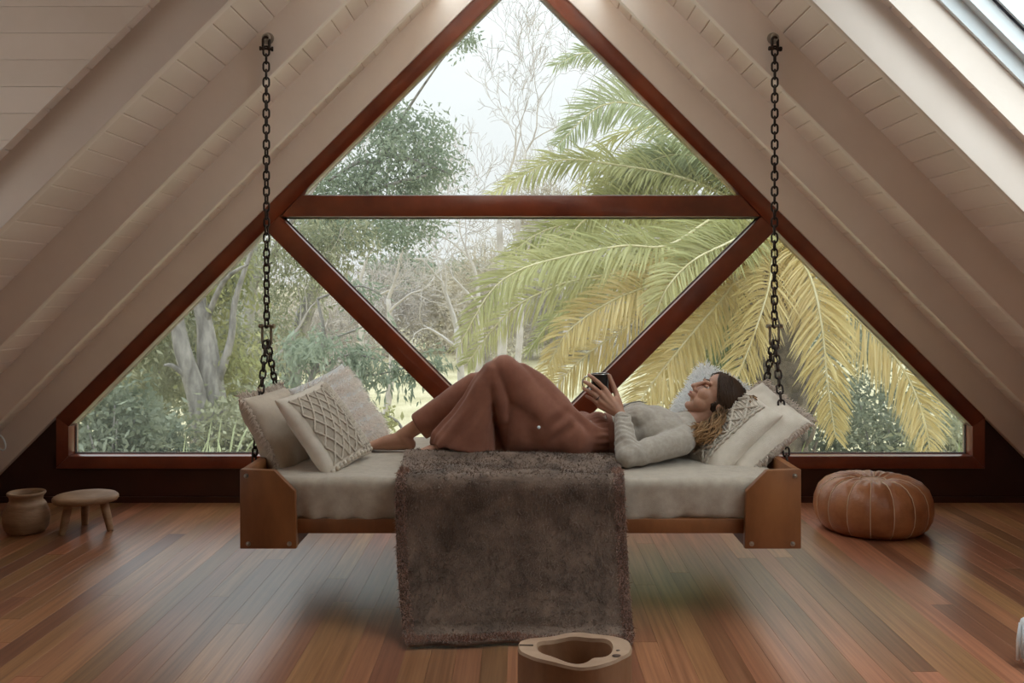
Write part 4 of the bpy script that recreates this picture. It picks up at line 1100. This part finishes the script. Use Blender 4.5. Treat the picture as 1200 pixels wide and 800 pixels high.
def leaves(P, D, L, Wd, seed=0, fold=.25):
    """diamond leaves: P base points, D directions (n,3), lengths, widths -> V,Q"""
    r = np.random.default_rng(seed); n = len(P)
    D = D/np.linalg.norm(D,axis=1,keepdims=True)
    q = r.normal(size=(n,3)); s = np.cross(D,q); s /= np.linalg.norm(s,axis=1,keepdims=True); nn = np.cross(D,s)
    L = np.broadcast_to(L,(n,))[:,None]; Wd = np.broadcast_to(Wd,(n,))[:,None]
    V = np.stack([P, P+D*L*.45+s*Wd*.5+nn*L*fold*.1, P+D*L-nn*L*fold*.25, P+D*L*.45-s*Wd*.5+nn*L*fold*.1],1).reshape(-1,3)
    return V, np.arange(n*4).reshape(n,4)
def clump_points(blobs, n, seed, k=34, tight=.20):
    """points grouped in sprays inside ellipsoids [(centre, radii)]"""
    r = np.random.default_rng(seed); vol = np.array([b[1][0]*b[1][1]*b[1][2] for b in blobs])**.75; pr = vol/vol.sum()
    ns = max(1,n//k); which = r.choice(len(blobs), ns, p=pr); d = r.normal(size=(ns,3)); d /= np.linalg.norm(d,axis=1,keepdims=True)
    rad = r.uniform(.25,1,ns)**.5
    c = np.array([list(b[0]) for b in blobs])[which]; ra = np.array([list(b[1]) for b in blobs])[which]
    cp = c+d*rad[:,None]*ra
    P = np.repeat(cp,k,0)+r.normal(size=(ns*k,3))*tight
    return P, np.repeat(d,k,0)
def px_blob(px,py,Y,rx,ry,rd=None):
    k = Y/FPX; return (at(px,py,Y),(rx*k,(rd or max(rx,ry))*k,ry*k))
def foliage(root, blobs, n, L, Wd, m, seed, droop=.6, tight=.2, name='foliage'):
    P, d = clump_points(blobs, n, seed, tight=tight); r = np.random.default_rng(seed+5)
    D = d*.5+r.normal(size=P.shape)*.7+np.array([0,0,-droop])
    V,Q = leaves(P, D, L*r.uniform(.6,1.3,len(P)), Wd*r.uniform(.7,1.2,len(P)), seed)
    return np_mesh(name, V, Q, m, root, kind='stuff')
def branches(root, p0, d0, ln, r0, depth, seed, m, spread=.55, up=.15, kids=(2,3), shrink=.72, name='branches', nseg=4, wob=.18, minr=.004, sides=5):
    rr = random.Random(seed); mb = MB(); tips = []
    def go(p, d, l, r, k):
        pts = [p]; rad = [r]; dd = d.copy()
        for i in range(nseg):
            dd = (dd+Vector((rr.gauss(0,wob),rr.gauss(0,wob),rr.gauss(0,wob)+up*.25))).normalized()
            pts.append(pts[-1]+dd*(l/nseg)); rad.append(max(minr, r*(1-.42*(i+1)/nseg)))
        mb.loft(pts, rad, sides if k < 2 else 4, cap=False)
        if k == 0: tips.append(pts[-1]); return
        for j in range(rr.randint(*kids)):
            q = Vector((rr.gauss(0,1),rr.gauss(0,1),rr.gauss(0,1))); q = (q-dd*q.dot(dd)).normalized()
            nd = (dd+q*rr.uniform(spread*.6,spread*1.4)+Vector((0,0,up))).normalized()
            i = rr.choice([nseg-1,nseg,nseg]) if j else nseg
            go(pts[i], nd, l*rr.uniform(shrink*.8,shrink*1.12), rad[i]*(.85 if j==0 else .62), k-1)
    go(Vector(p0), Vector(d0).normalized(), ln, r0, depth)
    o = mb.build(name, m, root, angle=180, fix=False); return tips, o
def trunk(root, pts, rad, m, n=12, name='trunk'):
    # smooth path through the points
    P = [Vector(p) for p in pts]; out=[]; rr=[]
    for i in range(len(P)-1):
        a = P[max(i-1,0)]; b=P[i]; c=P[i+1]; d=P[min(i+2,len(P)-1)]
        for k in range(6):
            t=k/6; out.append(.5*((2*b)+(c-a)*t+(2*a-5*b+4*c-d)*t*t+(3*b-a-3*c+d)*t**3)); rr.append(rad[i]*(1-t)+rad[i+1]*t)
    out.append(P[-1]); rr.append(rad[-1])
    return MB().loft(out, rr, n).build(name, m, root, angle=180)

# --- palm
def resample(P, n):
    P = np.array([list(p) for p in P]); d = np.r_[0,np.cumsum(np.linalg.norm(np.diff(P,axis=0),axis=1))]
    t = np.linspace(0,d[-1],n); return np.c_[[np.interp(t,d,P[:,k]) for k in range(3)]].T, d[-1]
def frond(root, P, m, pairs=95, leaf=.46, seed=0, name='frond', roll=50, start=.14, w=.024, droop=.22):
    r = np.random.default_rng(seed)
    C_, tot = resample(spline(P,8), 60)
    rc = MB().loft([Vector(c) for c in C_], [(.018*(1-i/60)**.8+.004) for i in range(60)], 6).build(name, M['rachis'], root, angle=180)
    n = pairs*2
    t = np.repeat(np.linspace(start,1,pairs),2)+r.normal(0,.004,n); t = np.clip(t,0,1); sd = np.tile([1.0,-1.0],pairs)
    idx = t*59; i0 = np.clip(idx.astype(int),0,58); fr = (idx-i0)[:,None]
    B = C_[i0]*(1-fr)+C_[i0+1]*fr; T = C_[i0+1]-C_[i0]; T /= np.linalg.norm(T,axis=1,keepdims=True)
    up = np.array([0,0,1.0]); tm = C_[-1]-C_[0]; side = np.cross(tm, up)
    if np.linalg.norm(side) < .3*np.linalg.norm(tm): side = np.array([1.0,0,0])
    if side[1] > 0: side = -side                 # one row leans to the house, the other away
    side /= np.linalg.norm(side); bn = np.cross(side, tm/np.linalg.norm(tm)); bn = bn if bn[2] > 0 else -bn
    q = R(roll); sv0 = -side*math.cos(q)+bn*math.sin(q)
    sv = sv0[None,:]-T*(T@sv0)[:,None]; sv /= np.linalg.norm(sv,axis=1,keepdims=True); nv = np.cross(sv,T)
    prof = np.clip(np.sin(np.pi*(.16+.80*((t-start)/(1-start)))),.22,1)**.7
    L = leaf*prof*r.uniform(.82,1.12,n)
    fan = r.normal(0,.38,n)                       # leaflets stand in several planes
    fwd = .62+.5*t+r.normal(0,.08,n)
    d1 = sv*(sd*np.cos(fan))[:,None]+nv*np.sin(fan)[:,None]+T*fwd[:,None]; d1 /= np.linalg.norm(d1,axis=1,keepdims=True)
    g = np.array([0,0,-1.0]); d2 = d1+g*(droop*r.uniform(.4,1.3,n))[:,None]; d2 /= np.linalg.norm(d2,axis=1,keepdims=True)
    d3 = d2+g*(droop*.9); d3 /= np.linalg.norm(d3,axis=1,keepdims=True)
    wv = np.cross(d1, r.normal(size=(n,3))*.6+nv); wv /= np.linalg.norm(wv,axis=1,keepdims=True)
    e = wv*(w*(.6+.4*prof))[:,None]*.5
    p1 = B+d1*(L*.35)[:,None]; p2 = p1+d2*(L*.35)[:,None]; p3 = p2+d3*(L*.30)[:,None]
    V = np.stack([B-e*.5,B+e*.5,p1+e,p1-e,p2+e*.85,p2-e*.85,p3+e*.1,p3-e*.1],1).reshape(-1,3); b = (np.arange(n)*8)[:,None]
    Q = np.concatenate([b+np.array([0,1,2,3]), b+np.array([3,2,4,5]), b+np.array([5,4,6,7])])
    return np_mesh('leaflets', V, Q, m, rc, kind='stuff')
pc = at(908,262,11.2)
palm = thing('date_palm','large date palm with arching yellow green fronds outside the window','palm tree',(pc.x,pc.y,gh(pc.x,pc.y)-.1))
trunk(palm, [(pc.x+.15,pc.y+.1,GZ-.2),(pc.x+.05,pc.y,-.5),(pc.x,pc.y,pc.z-.15)], [.36,.33,.42], M['palm_bark'], 16)
tb = MB(); rr = random.Random(5)
for k in range(130):
    a = rr.uniform(0,6.28); z = rr.uniform(-1.6,pc.z-.1); d = Vector((math.cos(a),math.sin(a),0)); p = Vector((pc.x,pc.y,z))+d*.34
    tb.loft([p,p+d*.10+Vector((0,0,.10)),p+d*.17+Vector((0,0,.30))],[(.07,.035),(.05,.025),(.02,.012)],5)
tb.build('boot_scales', M['palm_bark'], palm, angle=180)['kind'] = 'stuff'
def F(pts): return [pc+Vector((0,0,.05))]+[at(*p) for p in pts]
FR = [  # (points, material, leaflet length)
 ([(820,140,10.6),(740,78,10.2),(690,62,10.0),(652,76,9.9)],'a',.40),
 ([(840,178,10.6),(760,128,10.2),(705,124,9.9),(655,168,9.7)],'a',.50),
 ([(810,212,10.7),(720,193,10.3),(650,189,10.0),(578,226,9.8)],'b',.42),
 ([(830,205,11.0),(760,196,10.8),(715,214,10.6),(690,240,10.5)],'b',.46),
 ([(870,215,11.2),(820,185,11.0),(770,186,10.8),(720,225,10.6)],'a',.46),
 ([(850,250,10.2),(784,287,9.6),(730,288,9.3),(660,301,9.1),(610,316,8.9),(574,343,8.8),(538,405,8.8)],'b',.50),
 ([(840,285,10.4),(775,313,9.9),(712,322,9.6),(652,335,9.4),(595,367,9.3),(548,425,9.3)],'b',.48),
 ([(820,250,10.8),(740,238,10.4),(685,258,10.2),(662,295,10.1),(655,335,10.1)],'b',.44),
 ([(800,240,11.3),(720,240,11.0),(661,262,10.8),(625,277,10.7),(592,303,10.6)],'b',.46),
 ([(840,300,10.2),(772,330,9.6),(724,349,9.3),(688,370,9.2),(661,394,9.1),(642,430,9.1)],'c',.50),
 ([(820,330,10.2),(770,356,9.8),(727,388,9.6),(688,415,9.5),(640,462,9.4),(622,488,9.4)],'c',.52),
 ([(872,275,10.0),(850,286,9.5),(814,304,9.2),(787,330,9.0),(772,358,9.0),(768,385,9.0)],'b',.50),
 ([(870,305,10.5),(856,337,10.0),(808,394,9.6),(765,448,9.5),(735,492,9.4)],'c',.52),
 ([(905,300,10.2),(901,335,9.7),(885,387,9.5),(865,440,9.4),(850,480,9.4)],'c',.50),
 ([(930,290,10.2),(952,330,9.7),(964,387,9.5),(970,449,9.4),(979,512,9.4)],'c',.50),
 ([(945,295,10.5),(965,332,10.1),(1015,384,9.8),(1054,426,9.7),(1080,481,9.6),(1092,540,9.6)],'c',.52),
 ([(840,345,11.2),(800,400,11.2),(780,460,11.2),(770,520,11.2)],'c',.5),
 ([(760,300,11.6),(700,330,11.8),(650,372,11.9),(620,410,12)],'b',.48),
 ([(790,270,11.8),(700,280,12),(640,300,12.1),(590,340,12.2)],'b',.5),
 ([(930,330,11.5),(920,400,11.6),(915,470,11.6),(912,530,11.6)],'d',.5),
 ([(880,340,11.3),(850,400,11.3),(835,460,11.2),(826,520,11.2)],'d',.5),
]
for i,(P,mm,lf) in enumerate(FR): frond(palm, F(P), M['palm_'+mm], 220, lf*1.06, i, w=.022, roll=(50,62,40)[i%3])
rr = random.Random(2)
for k in range(16):   # the rest of the crown, up, away and to the right of the view
    a = R(-70+k*14+rr.uniform(-5,5)); el = rr.choice([.2,.7,1.2]); d = Vector((math.cos(a),math.sin(a),0)); L_ = rr.uniform(2.8,3.6)
    frond(palm, [pc+Vector((0,0,.05)), pc+d*L_*.35+Vector((0,0,.3+.7*el)), pc+d*L_*.72+Vector((0,0,.35+.75*el)), pc+d*L_*.98+Vector((0,0,-.35+.6*el))], M['palm_'+rr.choice('abb')], 100, .46, 100+k, roll=rr.choice([0,20,-20]))

def small_palm(loc, n, L_, label, m, seed):
    t = thing('small_palm', label, 'palm', loc); rr = random.Random(seed); p = Vector(loc)+Vector((0,0,.05))
    trunk(t, [Vector(loc)+Vector((0,0,-.1)), p+Vector((0,0,.25))], [.09,.08], M['palm_bark'], 8)
    for k in range(n):
        a = 6.283*k/n+rr.uniform(-.2,.2); e = rr.uniform(.5,1.3); d = Vector((math.cos(a),math.sin(a),0)); l = L_*rr.uniform(.8,1.1)
        frond(t, [p+Vector((0,0,.2)), p+d*l*.3+Vector((0,0,.45*l*e+.2)), p+d*l*.7+Vector((0,0,.6*l*e+.2)), p+d*l+Vector((0,0,.35*l*e+.2))], m, 40, .34*L_/1.4, seed+k, w=.022)
p = at(1012,545,9.0); small_palm((p.x,p.y,GZ+.0), 0 or 12, 2.6, 'bright green young palm below the big palm by the right window corner', M['palm_d'], 300)
p = at(95,560,8.6); small_palm((p.x,p.y,GZ), 11, 2.7, 'young palm with pale fronds at the left window corner', M['palm_a'], 340)

# --- gum trees on the left
def tree_thing(name, label, cat, px, Y): 
    x = (px-610)*Y/FPX; return thing(name, label, cat, (x,Y,gh(x,Y)-.1))
t1 = tree_thing('gum_tree','leaning grey barked gum tree with two thick trunks left of the cushions','tree',240,12.5)
b0 = at(246,560,12.5)
trunk(t1, [(b0.x,12.5,GZ-.2), at(243,560,12.5), at(232,470,12.5), at(214,410,12.4), at(205,360,12.4), at(196,290,12.4)], [.17,.15,.135,.11,.085,.05], M['bark'])
trunk(t1, [(b0.x+.15,12.7,GZ-.2), at(258,540,12.7), at(246,440,12.7), at(240,380,12.7), at(228,320,12.7), at(236,230,12.8)], [.22,.20,.17,.11,.09,.05], M['bark'])
trunk(t1, [at(250,460,12.7), at(270,400,12.6), at(276,350,12.6), at(300,280,12.6)], [.07,.05,.04,.02], M['bark'], 8, 'bough')
for k,(a,b,c) in enumerate((((232,455,12.5),(205,430,12.3),(192,428,12.2)),((205,360,12.4),(170,330,12.2),(150,300,12)),((240,380,12.7),(262,330,12.4),(290,310,12.2)))):
    trunk(t1, [at(*a),at(*b),at(*c)], [.05,.035,.015], M['bark'], 6, 'bough')
foliage(t1, [px_blob(200,330,13.6,70,45,30),px_blob(250,300,13.4,60,45,30),px_blob(150,390,12.9,46,40,30),px_blob(240,400,14.0,60,60,30),px_blob(170,440,13.6,45,40,30),px_blob(275,450,13.6,36,50,30)], 8000, .13, .042, M['gum_leaf'], 1, droop=.8, tight=.16)
foliage(t1, [px_blob(255,330,13.1,45,40,20),px_blob(275,420,13.1,26,50,20),px_blob(215,300,13.1,50,30,20)], 1600, .13, .045, M['yellow_leaf'], 2, droop=.8, tight=.16, name='young_foliage')

t2 = tree_thing('gum_tree','slim pale gum trunk just behind the left hanging chain','tree',288,15)
trunk(t2, [((288-610)*15/FPX,15,GZ-.2), at(286,500,15), at(288,420,15), at(294,330,15), at(298,250,15), at(300,170,15)], [.13,.125,.115,.10,.085,.05], M['pale_bark'])
trunk(t2, [at(294,340,15), at(318,300,14.8), at(340,262,14.6), at(372,215,14.6)], [.07,.055,.045,.02], M['bark'], 8, 'bough')
foliage(t2, [px_blob(330,280,15,50,35),px_blob(350,330,15.5,50,45),px_blob(310,390,15.5,45,40),px_blob(390,280,15.5,50,28)], 4200, .12, .04, M['gum_leaf'], 12, droop=.8, tight=.16)
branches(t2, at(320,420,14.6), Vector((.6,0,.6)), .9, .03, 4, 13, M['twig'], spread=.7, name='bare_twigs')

t3 = tree_thing('leafy_tree','tall blue green leafy tree showing its crown above the transom on the left','tree',400,17)
trunk(t3, [((330-610)*17/FPX,17,GZ-.3), at(345,420,17), at(372,330,17), at(410,240,17), at(450,180,17), at(470,140,17)], [.2,.17,.14,.10,.06,.03], M['bark'])
for k,(a,b,c) in enumerate((((410,240,17),(440,222,16.6),(500,205,16.3)),((372,330,17),(390,280,16.5),(385,230,16.3)),((440,195,17),(420,190,16.6),(385,212,16.3)),((450,180,17),(490,190,16.7),(530,205,16.6)))):
    trunk(t3, [at(*a),at(*b),at(*c)], [.06,.04,.02], M['bark'], 6, 'bough')
foliage(t3, [px_blob(462,145,16.8,24,24),px_blob(500,152,16.8,26,26),px_blob(440,175,16.7,36,28),px_blob(485,190,16.6,45,32),px_blob(410,212,16.7,40,20),px_blob(520,200,16.8,26,24),px_blob(380,225,16.6,30,16),px_blob(455,222,16.8,50,20),px_blob(425,268,16.6,80,18),px_blob(500,262,16.8,26,14),px_blob(370,262,16.6,40,20)], 11000, .105, .042, M['blue_leaf'], 21, droop=.5, tight=.15)

trunk(t3, [at(470,140,17), at(500,95,16.6), at(525,62,16.2), at(548,46,16)], [.03,.02,.012,.006], M['bark'], 5, 'bough')
foliage(t3, [px_blob(545,46,16,10,7),px_blob(532,54,16.1,6,5),px_blob(512,82,16.3,5,8)], 140, .12, .045, M['blue_leaf'], 22, droop=.5, tight=.10, name='tip_foliage')

t4 = tree_thing('gum_sapling','leafy gum branch with drooping dark leaves beside the left brace','tree',372,9.2)
trunk(t4, [((345-610)*9.2/FPX,9.2,GZ-.1), at(350,520,9.2), at(366,440,9.2), at(380,400,9.2), at(372,350,9.2)], [.05,.045,.03,.02,.012], M['bark'], 8)
for a,b,c in (((366,440,9.2),(410,415,9),(470,432,8.9)),((372,430,9.2),(430,440,9),(498,425,8.9)),((380,400,9.2),(420,385,9.1),(448,372,9.1)),((366,440,9.2),(340,420,9.1),(330,400,9.1)),((372,350,9.2),(420,335,9.1),(445,345,9.1))):
    trunk(t4, [at(*a),at(*b),at(*c)], [.014,.010,.005], M['bark'], 5, 'bough')
foliage(t4, [px_blob(390,415,9,38,18),px_blob(440,428,8.9,34,16),px_blob(405,450,9,24,14),px_blob(472,440,8.9,18,16),px_blob(500,425,8.9,20,10),px_blob(352,410,9.1,26,20),px_blob(340,455,9.2,20,18),px_blob(445,378,9.1,16,8),px_blob(420,340,9.1,20,10)], 2100, .10, .026, M['blue_leaf'], 31, droop=1.0, tight=.07)
t4b = tree_thing('bare_sapling','thin fallen twig with a few green leaves behind the person\'s feet','branch',450,8.4)
trunk(t4b, [((470-610)*8.4/FPX,8.4,GZ-.1), at(478,560,8.4), at(470,500,8.4), at(440,482,8.4), at(418,478,8.4)], [.02,.018,.014,.008,.005], M['bark'], 6)
foliage(t4b, [px_blob(452,494,8.4,12,9)], 110, .07, .035, M['yellow_leaf'], 33, droop=.5, tight=.05)

# --- bushes filling the lower left
for k,(px,py,Y,rx,ry,n,mm,lab) in enumerate((
    (120,500,10.6,60,50,3600,'bush_leaf','dense dark green bush at the far left of the window'),
    (170,525,11.6,50,34,3600,'bush_leaf','dark bush below the twin gum trunks'),
    (280,505,12.2,45,45,3000,'gum_leaf','light green bush behind the fringed cushion'),
    (330,480,16.5,50,60,3600,'bush_leaf','grey green bush behind the slim pale gum trunk'),
    (150,430,14.6,70,60,4200,'gum_leaf','tall mottled shrub behind the twin gum trunks'),
    (240,380,17.5,90,90,5200,'bush_leaf','large hazy shrub in the gap between gum trees'),
    (1060,500,13.0,80,60,4200,'bush_leaf','dark green shrub under the palm on the right'),
    (960,440,14.0,90,90,5200,'bush_leaf','tall dark shrub behind the palm trunk'),
    (860,420,15.0,70,70,3600,'bush_leaf','deep green shrub behind the lower palm fronds'),
    (1110,520,11.0,40,26,1500,'gum_leaf','low green shrub at the right window corner'))):
    c = at(px,py,Y); kx = Y/FPX; b = thing('garden_bush', lab, 'bush', (c.x,Y,gh(c.x,Y)-.05))
    rr = random.Random(k); st = MB()
    for j in range(7):
        e = c+Vector((rr.uniform(-rx,rx)*kx*.7, rr.uniform(-.4,.4), rr.uniform(-.3,.7)*ry*kx)); q = Vector((c.x+rr.uniform(-.3,.3),Y+rr.uniform(-.2,.2),GZ-.1))
        st.loft([q,(q+e)/2+Vector((rr.uniform(-.15,.15),0,.2)),e],[.035,.022,.008],5)
    st.build('stems', M['bark'], b, angle=180)['kind'] = 'stuff'
    foliage(b, [(c,(rx*kx,max(rx,ry)*kx*.7,ry*kx)), (c+Vector((0,0,-ry*kx*.9)),(rx*kx*.95,rx*kx*.7,ry*kx*.8))], n, .11, .05, M[mm], 50+k, droop=.3, tight=.14)

# --- bare trees beyond the lawn
for k,(px,Y,py0,ln,r0,dep,lab,sd) in enumerate((
    (585,24,262,1.45,.075,6,'tall bare tree with forked branches against the sky',4),
    (606,27,250,1.9,.06,6,'slender bare tree just beside the forked bare tree',9),
    (700,30,262,1.7,.06,6,'bare tree whose twigs reach up left of the palm fronds',12),
    (535,21,385,1.1,.06,6,'bare grey tree leaning across the lawn in the middle',17),
    (455,26,350,1.5,.06,6,'pale bare tree behind the leafy gum branch',23),
    (560,33,340,1.6,.07,6,'pale bare tree standing at the edge of the hillside scrub',29),
    (420,30,340,1.5,.06,6,'bare tree hidden behind the blue green crown',31),
    (660,36,330,1.6,.07,6,'bare tree behind the hanging palm fronds',37))):
    x = (px-610)*Y/FPX; t = thing('bare_tree', lab, 'tree', (x,Y,gh(x,Y)-.1)); p1 = at(px,py0,Y)
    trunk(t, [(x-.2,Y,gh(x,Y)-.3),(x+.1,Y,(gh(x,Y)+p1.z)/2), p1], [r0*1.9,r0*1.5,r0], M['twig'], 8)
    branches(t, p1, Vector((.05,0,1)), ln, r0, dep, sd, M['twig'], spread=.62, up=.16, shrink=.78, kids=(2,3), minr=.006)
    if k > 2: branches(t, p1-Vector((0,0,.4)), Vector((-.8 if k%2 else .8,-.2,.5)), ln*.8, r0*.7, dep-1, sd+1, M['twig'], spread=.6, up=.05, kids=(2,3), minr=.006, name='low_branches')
# --- scrub and trees on the hillside
sc = [(330,52,380,60,50,'tan_twig','bushy tan scrub tree on the hillside behind the left brace'),(400,48,372,50,42,'twig','grey scrub tree on the hillside by the left brace'),
 (450,58,345,60,44,'twig','wide grey hillside tree below the sky gap'),(520,62,352,50,30,'tan_twig','low tan scrub under the sky gap'),(570,50,338,44,52,'tan_twig','tall tan hillside tree left of the palm fronds'),
 (620,55,330,50,62,'twig','tall grey hillside tree behind the palm tips'),(670,58,340,50,60,'tan_twig','tan hillside tree behind the middle of the palm fronds'),(730,52,300,60,80,'twig','high grey hillside tree seen between the palm fronds'),
 (800,55,330,70,80,'bush_leaf','dark hillside tree behind the dense palm fronds'),(640,66,260,40,46,'tan_twig','pale tree top peeking above the arching palm frond'),(760,60,205,60,30,'twig','pale tree top seen between the two upper palm fronds'),
 (470,100,318,40,14,'blue_leaf','distant blue green hill trees in the sky gap'),(545,95,326,60,12,'blue_leaf','far row of hazy trees along the hill crest'),(270,60,330,80,80,'twig','big grey hillside tree behind the gum trunks'),(180,60,400,90,80,'bush_leaf','dark hillside tree behind the far left bushes'),(920,60,380,110,110,'bush_leaf','large dark tree behind the palm trunk'),(1060,60,440,100,90,'bush_leaf','dark tree behind the right hand palm fronds')]
for k,(px,Y,py,rx,ry,mm,lab) in enumerate(sc):
    c = at(px,py,Y); kx = Y/FPX; t = thing('hillside_tree', lab, 'tree', (c.x,Y,gh(c.x,Y)-.2))
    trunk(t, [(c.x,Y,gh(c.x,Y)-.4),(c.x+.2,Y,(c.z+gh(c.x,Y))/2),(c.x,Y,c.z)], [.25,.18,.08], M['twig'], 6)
    zlow = gh(c.x,Y); bl = [(c,(rx*kx,rx*kx,ry*kx)), (Vector((c.x,Y,(c.z+zlow)/2)),(rx*kx*.9,rx*kx,max(.6,(c.z-zlow)*.5)))]
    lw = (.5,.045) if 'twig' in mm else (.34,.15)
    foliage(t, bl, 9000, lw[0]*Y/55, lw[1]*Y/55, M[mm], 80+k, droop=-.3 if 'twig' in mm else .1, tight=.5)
